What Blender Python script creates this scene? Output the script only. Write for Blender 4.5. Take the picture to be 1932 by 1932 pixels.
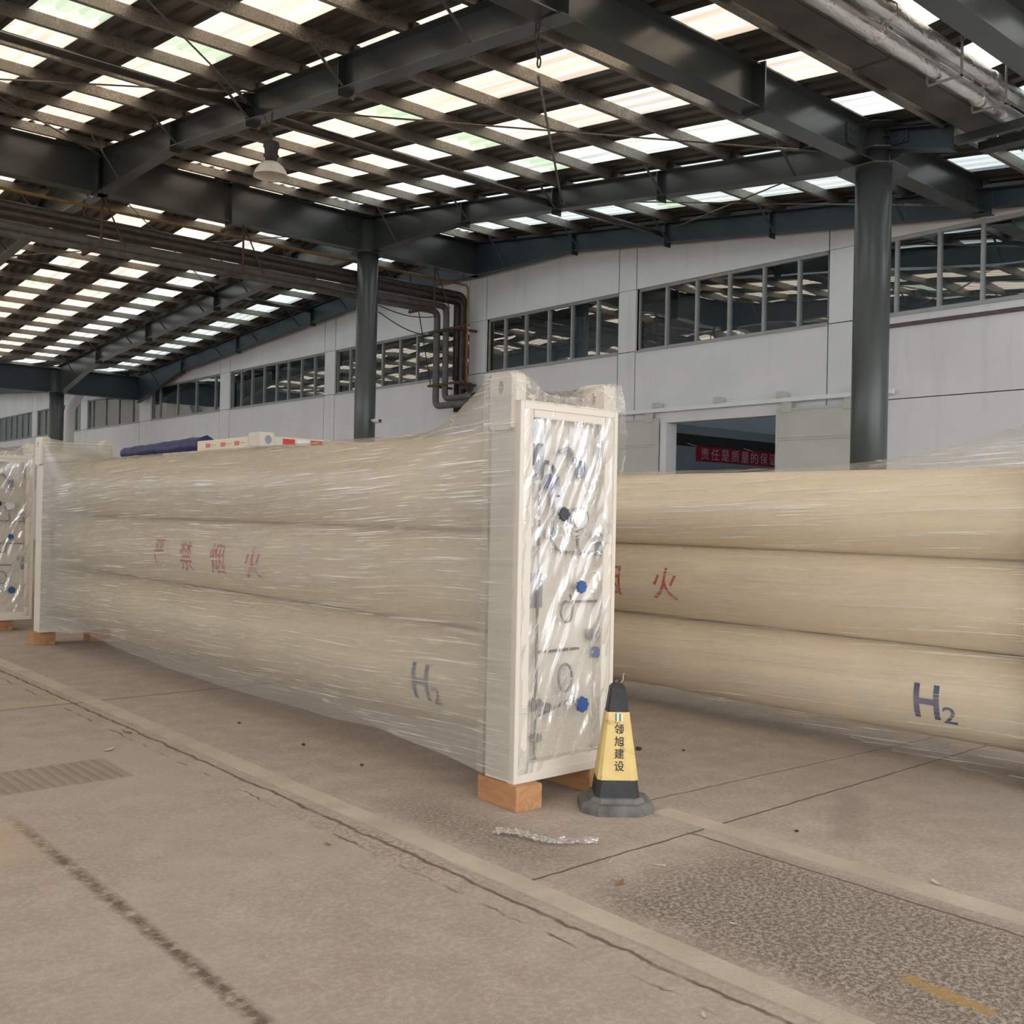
import bpy, bmesh, math, random
from mathutils import Vector, Matrix, noise as mnoise
random.seed(7)
for o in list(bpy.data.objects): bpy.data.objects.remove(o)
SC = bpy.context.scene
COL = SC.collection
R = math.radians

# ------------------------------------------------------------------ camera
cam_d = bpy.data.cameras.new('camera'); cam = bpy.data.objects.new('camera', cam_d); COL.objects.link(cam)
cam_d.sensor_width = 36.0; cam_d.lens = 36.0 * 1935.56 / 1932
cam_d.clip_end = 300
yaw, pit, rol = R(48.79), R(0.1605), R(1.1725)
fwd = Vector((math.cos(yaw)*math.cos(pit), math.sin(yaw)*math.cos(pit), math.sin(pit)))
rt = Vector((math.sin(yaw), -math.cos(yaw), 0)); up = rt.cross(fwd)
r2 = rt*math.cos(rol) + up*math.sin(rol); u2 = -rt*math.sin(rol) + up*math.cos(rol)
cam.matrix_world = Matrix(((r2.x, u2.x, -fwd.x, 0), (r2.y, u2.y, -fwd.y, 0), (r2.z, u2.z, -fwd.z, 1.58), (0, 0, 0, 1)))
SC.camera = cam

# ------------------------------------------------------------------ world, sun, exposure
w = bpy.data.worlds.new('sky'); SC.world = w; w.use_nodes = True
bg = w.node_tree.nodes['Background']
bg.inputs['Color'].default_value = (0.93, 0.96, 1.0, 1); bg.inputs['Strength'].default_value = 1.6
sun_d = bpy.data.lights.new('sun', 'SUN'); sun = bpy.data.objects.new('sun', sun_d); COL.objects.link(sun)
sun_d.energy = 3.0; sun_d.color = (1.0, 0.90, 0.76); sun_d.angle = R(1.0)
sun.rotation_euler = Vector((-.45, -.25, -.85)).to_track_quat('-Z', 'Y').to_euler()
SC.view_settings.view_transform = 'Standard'; SC.view_settings.look = 'None'
SC.view_settings.gamma = 1.0; SC.view_settings.use_curve_mapping = False
SC.view_settings.exposure = 1.2
cy = SC.cycles
cy.max_bounces = 7; cy.diffuse_bounces = 4; cy.glossy_bounces = 3; cy.transmission_bounces = 4; cy.transparent_max_bounces = 16
cy.caustics_reflective = False; cy.caustics_refractive = False
cy.sample_clamp_indirect = 6.0
cy.use_denoising = True

# ------------------------------------------------------------------ material helpers
class G:
    def __init__(s, name):
        s.m = bpy.data.materials.new(name); s.m.use_nodes = True
        s.t = s.m.node_tree; s.t.nodes.clear(); s.out = s.t.nodes.new('ShaderNodeOutputMaterial')
        s._tc = None
    def put(s, sock, v):
        if v is None: return
        if hasattr(v, 'node') or isinstance(v, bpy.types.NodeSocket): s.t.links.new(v, sock)
        elif isinstance(v, (tuple, list)):
            sock.default_value = (*v, 1) if len(v) == 3 and len(sock.default_value) == 4 else v
        else: sock.default_value = v
    def n(s, typ, out=0, props=None, **ins):
        nd = s.t.nodes.new('ShaderNode' + typ)
        for k, v in (props or {}).items(): setattr(nd, k, v)
        for k, v in ins.items():
            kk = int(k[1:]) if k[0] == 'i' and k[1:].isdigit() else k.replace('_', ' ')
            s.put(nd.inputs[kk], v)
        return nd.outputs[out]
    def P(s):
        if s._tc is None: s._tc = s.n('TexCoord', out='Object')
        return s._tc
    def xyz(s):
        nd = s.t.nodes.new('ShaderNodeSeparateXYZ'); s.t.links.new(s.P(), nd.inputs[0]); return nd.outputs
    def ma(s, op, a, b=0.0, c=None):
        nd = s.t.nodes.new('ShaderNodeMath'); nd.operation = op
        s.put(nd.inputs[0], a); s.put(nd.inputs[1], b)
        if c is not None: s.put(nd.inputs[2], c)
        return nd.outputs[0]
    def vec(s, a, b, c):
        return s.n('CombineXYZ', X=a, Y=b, Z=c)
    def scl(s, v, k):
        return s.n('VectorMath', props={'operation': 'MULTIPLY'}, i0=v, i1=k)
    def noise(s, scale, v=None, detail=3.0, rough=0.55, dist=0.0):
        return s.n('TexNoise', Vector=v if v is not None else s.P(), Scale=scale, Detail=detail, Roughness=rough, Distortion=dist)
    def step(s, x, a, b, lo=0.0, hi=1.0):
        return s.n('MapRange', Value=x, **{'From Min'.replace(' ', '_'): a, 'From_Max': b, 'To_Min': lo, 'To_Max': hi})
    def mix(s, f, a, b):
        nd = s.t.nodes.new('ShaderNodeMix'); nd.data_type = 'RGBA'
        s.put(nd.inputs[0], f); s.put(nd.inputs[6], a); s.put(nd.inputs[7], b); return nd.outputs[2]
    def bump(s, h, strength=0.3, dist=0.01):
        return s.n('Bump', Strength=strength, Distance=dist, Height=h)
    def pr(s, col, rough=0.5, metal=0.0, nrm=None, spec=0.5):
        return s.n('BsdfPrincipled', Base_Color=col, Roughness=rough, Metallic=metal, Normal=nrm, **{'Specular_IOR_Level': spec})
    def fin(s, sh):
        s.t.links.new(sh, s.out.inputs[0]); return s.m
    def band(s, x, c, hw, soft=0.004):      # 1 where |x-c|<hw
        d = s.ma('ABSOLUTE', s.ma('SUBTRACT', x, c)); return s.step(d, hw, s.ma('ADD', hw, soft) if not isinstance(hw, float) else hw+soft, 1, 0)
    def box(s, x, a, b, soft=0.02):
        return s.ma('MULTIPLY', s.step(x, a-soft, a+soft), s.step(x, b-soft, b+soft, 1, 0))

def mat(name, col, rough=0.5, metal=0.0, var=0.15, scale=6.0, bump=0.0, bscale=60.0, spec=0.5, stretch=None):
    g = G(name)
    v = g.scl(g.P(), stretch) if stretch else g.P()
    f = g.noise(scale, v, 4)
    c = g.mix(g.step(f, .3, .7), tuple(x*(1-var) for x in col), tuple(min(1, x*(1+var)) for x in col))
    nr = g.bump(g.noise(bscale, v, 3), bump, .004) if bump else None
    return g.fin(g.pr(c, rough, metal, nr, spec))

M = {}
M['steel'] = mat('grey_green_paint', (0.036, 0.043, 0.042), .27, 0.0, .12, 1.5, .03, 8, .7)
M['steelblue'] = mat('blue_grey_paint', (0.024, 0.038, 0.049), .45, 0.0, .12, 1.5)
M['column'] = mat('column_paint', (0.062, 0.074, 0.071), .33, 0.0, .1, 2.0, .03, 30, stretch=(3, 3, .4))
g = G('galvanized')
f = g.noise(45, None, 4, .7); f2 = g.noise(2.5, None, 3)
c = g.mix(g.step(f, .35, .65), (0.13, 0.12, 0.105), (0.36, 0.335, 0.295)); c = g.mix(g.step(f2, .4, .7), c, (0.21, 0.19, 0.165))
M['galv'] = g.fin(g.pr(c, .42, .45))
M['deck'] = mat('roof_deck', (0.10, 0.09, 0.078), .4, .25, .3, 1.3, .1, 6, stretch=(1, .25, 1))
M['rust'] = mat('rusty_steel', (0.085, 0.042, 0.026), .7, .1, .5, 14, .3, 60)
M['darkpipe'] = mat('dark_pipe', (0.045, 0.035, 0.03), .5, .1, .4, 8)
M['greypipe'] = mat('grey_insulated_pipe', (0.11, 0.105, 0.095), .55, 0, .25, 8)
M['yellow_pipe'] = mat('yellow_gas_pipe', (0.24, 0.13, 0.03), .5, 0, .25, 8)
M['rod'] = mat('steel_rod', (0.16, 0.14, 0.12), .45, .5, .3, 12)
M['black'] = mat('black_rubber', (0.028, 0.027, 0.028), .62, 0, .35, 12, .15, 60)
M['blackrod'] = mat('black_cable', (0.02, 0.02, 0.022), .5)
M['dust'] = mat('dusty_black_rubber', (0.14, 0.132, 0.125), .75, 0, .4, 10, .2, 70)
M['cream'] = mat('cream_paint', (0.80, 0.69, 0.50), .38, 0, .03, 3)
M['creamw'] = mat('pale_cream_paint', (0.70, 0.645, 0.56), .4, 0, .03, 3)
M['white'] = mat('white_paint', (0.74, 0.74, 0.73), .5, 0, .04, 3)
M['door'] = mat('grey_door_paint', (0.50, 0.495, 0.455), .5, 0, .06, 2)
M['frame'] = mat('window_frame', (0.34, 0.345, 0.34), .45, .2, .1, 8)
M['red'] = mat('red_paint', (0.50, 0.045, 0.035), .5, 0, .15, 12)
M['blue'] = mat('blue_paint', (0.022, 0.045, 0.19), .45, 0, .12, 12)
M['tapered'] = mat('red_tape', (0.62, 0.035, 0.025), .3, 0, .1, 12)
M['tapewhite'] = mat('white_tape', (0.82, 0.82, 0.82), .3, 0, .04, 12)
M['chrome'] = mat('bright_metal', (0.62, 0.63, 0.66), .2, 1.0, .1, 12)
M['knobblue'] = mat('blue_plastic', (0.03, 0.10, 0.30), .4, 0, .15, 20)
M['knobblack'] = mat('black_plastic', (0.03, 0.035, 0.045), .3, 0, .15, 20)
M['teal'] = mat('teal_print', (0.02, 0.25, 0.30), .5)
M['orange'] = mat('orange_print', (0.70, 0.22, 0.05), .5)
M['tag'] = mat('grey_plate', (0.24, 0.24, 0.27), .3, .5, .12, 20)
M['tarp'] = mat('blue_tarpaulin', (0.028, 0.034, 0.13), .55, 0, .35, 6, .6, 9)
M['banner'] = mat('red_cloth', (0.28, 0.010, 0.03), .7, 0, .12, 5)
M['bannertext'] = mat('white_print', (0.5, 0.4, 0.42), .6, 0, .05, 5)
M['inner'] = mat('inner_wall', (0.30, 0.36, 0.40), .7, 0, .08, 1)
M['dark'] = mat('joint_dark', (0.03, 0.03, 0.032), .8)
M['maroon'] = mat('maroon_strip', (0.10, 0.07, 0.075), .6)
M['gutter'] = mat('gutter_sheet', (0.085, 0.08, 0.072), .6, .1, .3, 2.5, .1, 12)
M['lamp'] = mat('white_enamel', (0.66, 0.63, 0.58), .4, 0, .08, 8)
M['leaf'] = mat('dry_leaf', (0.30, 0.15, 0.075), .7, 0, .3, 40)
M['straw'] = mat('pale_straw', (0.55, 0.48, 0.33), .7, 0, .2, 40)
M['dirt'] = mat('dirt_clod', (0.045, 0.04, 0.035), .9, 0, .3, 40)
M['strip'] = None

# wall paint: white with faint dirt and sparse vertical streaks
g = G('wall_paint'); x, y, z = g.xyz()
f = g.noise(.9, None, 5); c = g.mix(g.step(f, .3, .7), (0.66, 0.665, 0.68), (0.73, 0.73, 0.735))
f3 = g.noise(3.0, g.scl(g.P(), (1, 1, .12)), 4)
c = g.mix(g.ma('MULTIPLY', g.step(f3, .58, .75), .25), c, (0.45, 0.43, 0.41))
M['wall'] = g.fin(g.pr(c, .75, 0, g.bump(g.noise(25, None, 4), .12, .01), .3))

# window glass: mirror-like pane over a dark hall
g = G('window_glass')
v = g.scl(g.P(), (1, 1.1, 3.2))
nr = g.bump(g.noise(.8, v, 1), .03, .05)
gl = g.n('BsdfGlossy', Color=(0.80, 0.86, 0.86), Roughness=.015, Normal=nr)
tr = g.n('BsdfTransparent', Color=(0.42, 0.47, 0.47))
M['glass'] = g.fin(g.n('MixShader', i0=.44, i1=tr, i2=gl))

# translucent roof sheets, cream turning pale blue towards the wall, varied per sheet
g = G('roof_light_sheet'); x, y, z = g.xyz()
cell = g.n('TexWhiteNoise', props={'noise_dimensions': '2D'},
           Vector=g.vec(g.ma('FLOOR', g.ma('DIVIDE', g.ma('SUBTRACT', x, 10.25), 1.41)), g.ma('FLOOR', g.ma('DIVIDE', y, 1.13)), 0.0))
big = g.noise(.13, None, 2)
cream_share = g.ma('ADD', g.ma('MULTIPLY', cell, .25), g.step(x, 8.5, 11.5, .85, -.05))
c = g.mix(g.ma('MINIMUM', g.ma('MAXIMUM', cream_share, 0.0), 1.0), (0.33, 0.395, 0.40), (0.45, 0.375, 0.29))
rib = g.noise(1.0, g.vec(g.ma('MULTIPLY', x, 13.0), g.ma('MULTIPLY', y, .25), 0.0), 3)
c = g.mix(g.step(rib, .38, .62), g.scl(c, (.62, .61, .66)), c)
lapn = g.noise(6, g.vec(x, 0.0, 0.0), 2)
lap = g.ma('MULTIPLY', g.step(y, 11.1, 11.15), g.step(g.ma('ADD', y, g.ma('MULTIPLY', lapn, .5)), 12.0, 12.03, 1, 0))
lap2 = g.ma('MULTIPLY', g.step(y, 26.4, 26.45), g.step(g.ma('ADD', y, g.ma('MULTIPLY', lapn, .4)), 27.3, 27.35, 1, 0))
c = g.mix(g.ma('MULTIPLY', g.ma('MAXIMUM', lap, lap2), .9), c, (0.20, 0.25, 0.185))
dif = g.n('BsdfTranslucent', Color=c); d2 = g.n('BsdfDiffuse', Color=g.scl(c, (.5, .5, .5)))
M['skylight'] = g.fin(g.n('MixShader', i0=.15, i1=dif, i2=d2))

# wood blocks
g = G('pine_block')
v = g.scl(g.P(), (14, 2.2, 14)); f = g.noise(1.6, v, 5, .6, 1.2)
c = g.mix(g.step(f, .3, .7), (0.36, 0.165, 0.065), (0.52, 0.28, 0.13))
c = g.mix(g.step(g.noise(5), .60, .75), c, (0.14, 0.075, 0.035))
M['wood'] = g.fin(g.pr(c, .65, 0, g.bump(f, .2, .005)))

# silver foil
g = G('silver_foil')
f = g.noise(16, g.scl(g.P(), (.45, 1, 1)), 4, .6, .6)
M['foil'] = g.fin(g.pr((0.78, 0.75, 0.73), .30, .9, g.bump(f, .8, .02)))

# yellow reflective sleeve of the cone
g = G('yellow_sleeve')
f = g.noise(9, None, 4); hx = g.n('TexVoronoi', Vector=g.P(), Scale=120.0)
c = g.mix(g.step(f, .35, .7), (0.68, 0.49, 0.16), (0.76, 0.57, 0.22))
c = g.mix(g.step(g.noise(20, None, 4), .62, .75), c, (0.32, 0.23, 0.09))
M['sleeve'] = g.fin(g.pr(c, .4, 0, g.bump(hx, .2, .003)))

# concrete floor with joints, cracks and a rough worn field
g = G('concrete_floor'); x, y, z = g.xyz()
n1 = g.noise(.55, None, 5, .6); n2 = g.noise(4.5, None, 5, .65); n3 = g.noise(38, None, 4, .7); n4 = g.noise(190, None, 2, .6)
c = g.mix(g.step(n1, .3, .7), (0.40, 0.335, 0.28), (0.49, 0.42, 0.355))
c = g.mix(g.ma('MULTIPLY', g.step(n2, .42, .68), .55), c, (0.34, 0.28, 0.232))
c = g.mix(g.ma('MULTIPLY', g.step(n2, .50, .30), .4), c, (0.54, 0.475, 0.41))
c = g.mix(g.ma('MULTIPLY', g.step(n4, .52, .68), .45), c, (0.19, 0.155, 0.125))
c = g.mix(g.ma('MULTIPLY', g.step(n3, .40, .66), .30), c, (0.26, 0.215, 0.178))
c = g.mix(g.ma('MULTIPLY', g.step(n3, .52, .34), .30), c, (0.56, 0.49, 0.42))
dx = g.ma('MULTIPLY', g.ma('SUBTRACT', n2, .5), .16); dy = g.ma('MULTIPLY', g.ma('SUBTRACT', g.noise(7, None, 4), .5), .12)
xw = g.ma('ADD', x, dx); yw = g.ma('ADD', y, dy)
# greenish-grey worn patches on the near slab
near = g.step(x, 2.7, 2.9, 1, 0)
c = g.mix(g.ma('MULTIPLY', g.ma('MULTIPLY', near, g.step(g.noise(1.1, None, 4), .45, .62)), .45), c, (0.39, 0.355, 0.285))
# brushed lines across the near slab
br = g.noise(1.0, g.vec(g.ma('MULTIPLY', x, 2.0), g.ma('MULTIPLY', g.ma('ADD', y, g.ma('MULTIPLY', x, .25)), 60.0), 0.0), 2)
# rough exposed aggregate
ag = g.ma('MULTIPLY', g.box(xw, 3.08, 4.12, .1), g.step(yw, 2.8, 3.15, 1, 0))
ag2 = g.ma('MULTIPLY', g.box(xw, 3.1, 3.45, .1), g.box(yw, 3.3, 4.6, .25))
agg = g.ma('MAXIMUM', ag, g.ma('MULTIPLY', ag2, .7))
vo = g.n('TexVoronoi', Vector=g.P(), Scale=95.0)
pit = g.step(g.noise(48, None, 5, .8), .45, .54)
c = g.mix(g.ma('MULTIPLY', agg, g.step(pit, 0, 1, .85, .0)), c, (0.135, 0.11, 0.09))
c = g.mix(g.ma('MULTIPLY', agg, g.step(g.noise(110, None, 2), .60, .68, 0, .7)), c, (0.56, 0.49, 0.42))
c = g.mix(g.step(g.noise(60, None, 1), .735, .75, 0, .6), c, (0.62, 0.57, 0.50))
# cracks and joints
def line(v, c0, hw, soft): return g.band(v, c0, hw, soft)
j1 = g.ma('MULTIPLY', line(g.ma('ADD', x, g.ma('MULTIPLY', dx, .35)), 1.535, .010, .035), g.step(g.noise(14, None, 4, .7), .36, .56))
j1 = g.ma('MULTIPLY', j1, g.step(y, 5.3, 5.6, 1, 0))
j2 = g.ma('MULTIPLY', line(g.ma('ADD', x, g.ma('MULTIPLY', dx, .5)), 2.80, .004, .012), g.step(g.noise(5, None, 3), .30, .5, .35, 1))
j3 = g.ma('MULTIPLY', line(g.ma('ADD', y, g.ma('MULTIPLY', dy, .3)), 3.27, .003, .008), g.step(x, 3.0, 3.02))
j4 = g.ma('MULTIPLY', line(g.ma('ADD', y, g.ma('MULTIPLY', dy, .4)), 8.48, .006, .015), .8)
j5 = g.ma('MULTIPLY', line(g.ma('ADD', x, g.ma('MULTIPLY', dx, .4)), 4.10, .003, .008), g.step(y, 3.3, 3.28))
j6 = line(g.ma('ADD', y, g.ma('ADD', g.ma('MULTIPLY', dy, .4), g.ma('MULTIPLY', x, .055))), 4.04, .003, .008)
j6 = g.ma('MULTIPLY', g.ma('MULTIPLY', j6, g.step(x, 4.35, 4.4)), .7)
j7 = g.ma('MULTIPLY', line(g.ma('ADD', x, g.ma('MULTIPLY', dx, .6)), 2.68, .002, .007), g.step(g.noise(3, None, 3), .47, .6))
jj = j1
for q in (j2, j3, j4, j5, j6, j7): jj = g.ma('MAXIMUM', jj, q)
c = g.mix(g.ma('MULTIPLY', jj, .85), c, (0.10, 0.075, 0.058))
# reddish broken edge near the joint
rb = g.ma('MULTIPLY', g.box(xw, 2.68, 2.86, .03), g.box(y, 3.5, 4.6, .3))
c = g.mix(g.ma('MULTIPLY', rb, g.step(n3, .48, .62, 0, .55)), c, (0.20, 0.105, 0.08))
# rectangular filled patch with grooves
pm = g.ma('MULTIPLY', g.box(g.ma('ADD', x, g.ma('MULTIPLY', dx, .2)), 1.0, 2.33, .02), g.box(g.ma('ADD', y, g.ma('MULTIPLY', dy, .25)), 5.99, 6.52, .02))
gr = g.step(g.n('TexWave', Vector=g.vec(x, g.ma('MULTIPLY', y, .35), 0.0), Scale=5.0, Distortion=2.5, Detail=3.0), .35, .65)
c = g.mix(g.ma('MULTIPLY', pm, g.step(gr, 0, 1, .52, .36)), c, (0.20, 0.155, 0.125))
# pale chalky halo round the patch, ochre smear, yellow paint, oil mark and a broad darker area at right
ha = g.ma('MULTIPLY', g.box(x, .4, 2.7, .25), g.box(y, 5.6, 7.0, .25))
c = g.mix(g.ma('MULTIPLY', g.ma('MULTIPLY', ha, g.ma('SUBTRACT', 1.0, pm)), g.step(n2, .35, .65, .0, .35)), c, (0.46, 0.42, 0.35))
oc = g.ma('MULTIPLY', g.box(xw, .9, 1.5, .15), g.box(yw, 4.85, 5.5, .15))
c = g.mix(g.ma('MULTIPLY', oc, .6), c, (0.50, 0.38, 0.26))
ye = g.ma('MULTIPLY', g.band(g.ma('ADD', xw, g.ma('MULTIPLY', y, -.18)), 3.10, .018, .02), g.box(yw, 1.46, 1.78, .02))
c = g.mix(g.ma('MULTIPLY', ye, .75), c, (0.46, 0.29, 0.10))
yl = g.ma('MULTIPLY', g.band(yw, 8.62, .06, .04), g.step(x, 2.75, 2.85, 1, 0))
c = g.mix(g.ma('MULTIPLY', yl, .45), c, (0.50, 0.41, 0.24))
oil = g.ma('MULTIPLY', g.box(xw, 4.62, 5.45, .07), g.box(g.ma('SUBTRACT', yw, g.ma('MULTIPLY', x, .60)), -.17, .02, .05))
c = g.mix(g.ma('MULTIPLY', oil, .30), c, (0.15, 0.13, 0.12))
darker_area = g.ma('MULTIPLY', g.box(xw, 5.2, 6.6, .4), g.box(yw, .8, 4.2, .6))
c = g.mix(g.ma('MULTIPLY', darker_area, .30), c, (0.20, 0.185, 0.175))
hgt = g.ma('ADD', g.ma('MULTIPLY', n3, .25), g.ma('MULTIPLY', n4, .12))
hgt = g.ma('ADD', hgt, g.ma('MULTIPLY', g.ma('MULTIPLY', br, near), .16))
hgt = g.ma('SUBTRACT', hgt, g.ma('MULTIPLY', agg, g.ma('MULTIPLY', g.ma('SUBTRACT', 1.0, pit), .55)))
hgt = g.ma('SUBTRACT', hgt, g.ma('MULTIPLY', jj, 1.0))
hgt = g.ma('SUBTRACT', hgt, g.ma('MULTIPLY', g.ma('MULTIPLY', pm, gr), .5))
M['floor'] = g.fin(g.pr(c, .82, 0, g.bump(hgt, .55, .012), .25))

g = G('edging_strip')
f = g.noise(5, None, 5, .65); c = g.mix(g.step(f, .3, .7), (0.46, 0.40, 0.32), (0.58, 0.51, 0.42))
c = g.mix(g.ma('MULTIPLY', g.step(g.noise(170, None, 2), .55, .7), .4), c, (0.2, .165, .13))
c = g.mix(g.step(g.noise(1.3, g.scl(g.P(), (.3, 1, 1)), 2), .50, .62, 0, .6), c, (0.40, 0.34, 0.28))
M['strip'] = g.fin(g.pr(c, .8, 0, g.bump(g.noise(60, None, 4), .4, .01), .25))

def film(name, lo, hi, streak, tint=(0.80, 0.775, 0.72), yscale=.9, zscale=55.0, gl_r=.24, low=False, ends=False):
    g = G(name); x, y, z = g.xyz()
    zz = g.ma('ADD', z, g.ma('ADD', g.ma('MULTIPLY', y, .035), g.ma('MULTIPLY', g.ma('SUBTRACT', g.noise(.45, None, 1), .5), .12)))
    s1 = g.noise(1.0, g.vec(0.0, g.ma('MULTIPLY', y, yscale), g.ma('MULTIPLY', zz, zscale)), 3, .6)
    s2 = g.noise(1.0, g.vec(3.0, g.ma('MULTIPLY', y, yscale*2.6), g.ma('MULTIPLY', zz, zscale*2.4)), 2, .5)
    s3 = g.noise(1.0, g.vec(9.0, g.ma('MULTIPLY', y, .35), g.ma('MULTIPLY', zz, 9.0)), 3, .55)
    big = g.noise(1.4, None, 3)
    a = g.ma('ADD', g.step(s3, .32, .68, lo, hi), g.ma('MULTIPLY', g.ma('SUBTRACT', big, .5), .25))
    l1 = g.ma('MULTIPLY', g.step(s1, .58, .66), g.step(s2, .35, .6, .25, 1))
    l2 = g.step(s2, .64, .70)
    ln = g.ma('MINIMUM', g.ma('MAXIMUM', l1, l2), 1.0)
    if ends: a = g.ma('ADD', a, g.ma('ADD', g.step(y, .35, 1.0, .10, 0), g.step(y, 6.7, 7.7, 0, .22)))
    if low: a = g.ma('MULTIPLY', a, g.step(z, .16, .34, .25, 1.0))
    a = g.ma('MINIMUM', g.ma('MAXIMUM', g.ma('ADD', a, g.ma('MULTIPLY', ln, streak)), .03), .93)
    h = g.ma('ADD', g.ma('MULTIPLY', s1, 1.0), g.ma('MULTIPLY', s2, .4))
    nr = g.bump(h, .22, .012)
    c = g.mix(ln, tint, (0.92, 0.89, 0.81))  # wrinkle streaks, whitened to paint in their glints
    df = g.n('MixShader', i0=.15, i1=g.n('BsdfDiffuse', Color=c, Normal=nr), i2=g.n('BsdfTranslucent', Color=c))
    gs = g.n('BsdfGlossy', Color=(1, 1, 1), Roughness=gl_r, Normal=nr)
    body = g.n('MixShader', i0=g.ma('ADD', .12, g.ma('MULTIPLY', ln, .15)), i1=df, i2=gs)
    return g.fin(g.n('MixShader', i0=a, i1=g.n('BsdfTransparent', Color=(.99, .985, .97)), i2=body))
M['film'] = film('stretch_film_dense', .34, .54, .52, tint=(.50, .47, .415), zscale=70, ends=True)
M['film2'] = film('stretch_film_thin', .08, .34, .65, tint=(.74, .69, .63), yscale=.7, zscale=55, low=True)

def sheet(name, base, crease, scale=(7, 7, 3), gloss=.35, rough=.12):
    g = G(name); x, y, z = g.xyz()
    v = g.vec(g.ma('MULTIPLY', g.ma('ADD', x, g.ma('MULTIPLY', z, -.30)), scale[0]), g.ma('MULTIPLY', y, scale[1]), g.ma('MULTIPLY', z, scale[2]))
    n1 = g.noise(1.0, v, 4, .6, 1.2); n2 = g.noise(1.0, g.scl(v, (2.3, 2.3, .8)), 3, .55, .8)
    n3 = g.noise(1.0, g.vec(g.ma('MULTIPLY', x, 2.0), g.ma('MULTIPLY', y, 2.0), g.ma('MULTIPLY', g.ma('ADD', z, g.ma('MULTIPLY', x, .1)), 70.0)), 2)
    l = g.ma('MAXIMUM', g.band(n1, .5, .006, .016), g.ma('MULTIPLY', g.band(n2, .52, .004, .012), .7))
    lowz = g.step(g.ma('ADD', z, g.ma('MULTIPLY', n1, .3)), .55, .75, 1, .12)
    l = g.ma('MAXIMUM', l, g.ma('MULTIPLY', g.step(n3, .58, .68), lowz))
    a = g.ma('MINIMUM', g.ma('ADD', g.ma('ADD', base, g.ma('MULTIPLY', g.step(n1, .3, .7), .10)), g.ma('MULTIPLY', l, crease)), .9)
    nr = g.bump(g.ma('ADD', n1, g.ma('MULTIPLY', n2, .25)), .24, .03)
    c = (0.93, 0.91, 0.88)
    df = g.n('MixShader', i0=.4, i1=g.n('BsdfDiffuse', Color=c, Normal=nr), i2=g.n('BsdfTranslucent', Color=c))
    body = g.n('MixShader', i0=gloss, i1=df, i2=g.n('BsdfGlossy', Color=(1, 1, 1), Roughness=rough, Normal=nr))
    return g.fin(g.n('MixShader', i0=a, i1=g.n('BsdfTransparent', Color=(.985, .98, .97)), i2=body))
M['sheet'] = sheet('clear_sheet_over_panel', .20, .45, (4.5, 5, 1.6))
M['hood'] = sheet('clear_hood_sheet', .20, .45, (4, 5, 5))
M['post'] = film('post_film', .30, .50, .30, tint=(.47, .45, .41))
M['hem'] = film('loose_hem_sheet', .30, .45, .10, tint=(.50, .505, .46), gl_r=.25)
M['scrap'] = sheet('crumpled_film', .45, .45, (30, 40, 40), .4, .2)

# ------------------------------------------------------------------ mesh helpers
def BM(): return bmesh.new()
def obj(name, bm, m, parent=None, smooth=False, loc=None):
    me = bpy.data.meshes.new(name)
    bmesh.ops.recalc_face_normals(bm, faces=bm.faces)
    bm.to_mesh(me); bm.free()
    if smooth:
        for p in me.polygons: p.use_smooth = True
    o = bpy.data.objects.new(name, me); COL.objects.link(o)
    me.materials.append(M[m] if isinstance(m, str) else m)
    if parent: o.parent = parent
    if loc: o.location = loc
    return o
def thing(name, label, cat, loc=(0, 0, 0), group=None):
    o = bpy.data.objects.new(name, None); COL.objects.link(o); o.location = loc
    o.empty_display_size = .1
    o['label'] = label; o['category'] = cat
    if group: o['group'] = group
    return o
def tag(o, label, cat, group=None):
    o['label'] = label; o['category'] = cat
    if group: o['group'] = group
    return o
def struct(o, label=None):
    o['kind'] = 'structure'
    if label: o['label'] = label
    return o
def box(bm, x0, x1, y0, y1, z0, z1):
    v = [bm.verts.new((x, y, z)) for x in (x0, x1) for y in (y0, y1) for z in (z0, z1)]
    for f in ((0, 1, 3, 2), (4, 6, 7, 5), (0, 4, 5, 1), (2, 3, 7, 6), (0, 2, 6, 4), (1, 5, 7, 3)): bm.faces.new([v[i] for i in f])
    return v
def bbox(*a, bev=0.004, seg=2):
    bm = BM(); box(bm, *a); bmesh.ops.bevel(bm, geom=bm.edges[:], offset=bev, segments=seg, affect='EDGES'); return bm
def B(*a):
    bm = BM(); box(bm, *a); return bm
def loft(bm, rings, closed=True, cap=True):
    vr = [[bm.verts.new(p) for p in r] for r in rings]; n = len(vr[0])
    for a, b in zip(vr, vr[1:]):
        for i in range(n if closed else n-1):
            j = (i+1) % n; bm.faces.new((a[i], a[j], b[j], b[i]))
    if closed and cap:
        bm.faces.new(vr[0][::-1]); bm.faces.new(vr[-1])
    return vr
def tube(bm, pts, r, seg=10, cap=True):
    pts = [Vector(p) for p in pts]; rings = []
    rr = r if isinstance(r, (list, tuple)) else [r]*len(pts)
    pu = None
    for i, p in enumerate(pts):
        d = (pts[min(i+1, len(pts)-1)] - pts[max(i-1, 0)]).normalized()
        if pu is None:
            a = Vector((0, 0, 1)) if abs(d.z) < .9 else Vector((1, 0, 0)); u = d.cross(a).normalized()
        else: u = (pu - d*pu.dot(d)).normalized()
        pu = u; v = d.cross(u); k = 1.0
        rings.append([p + (u*math.cos(t)+v*math.sin(t))*rr[i]*k for t in [2*math.pi*j/seg for j in range(seg)]])
    loft(bm, rings, True, cap); return bm
def T(pts, r, seg=10): return tube(BM(), pts, r, seg)
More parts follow.
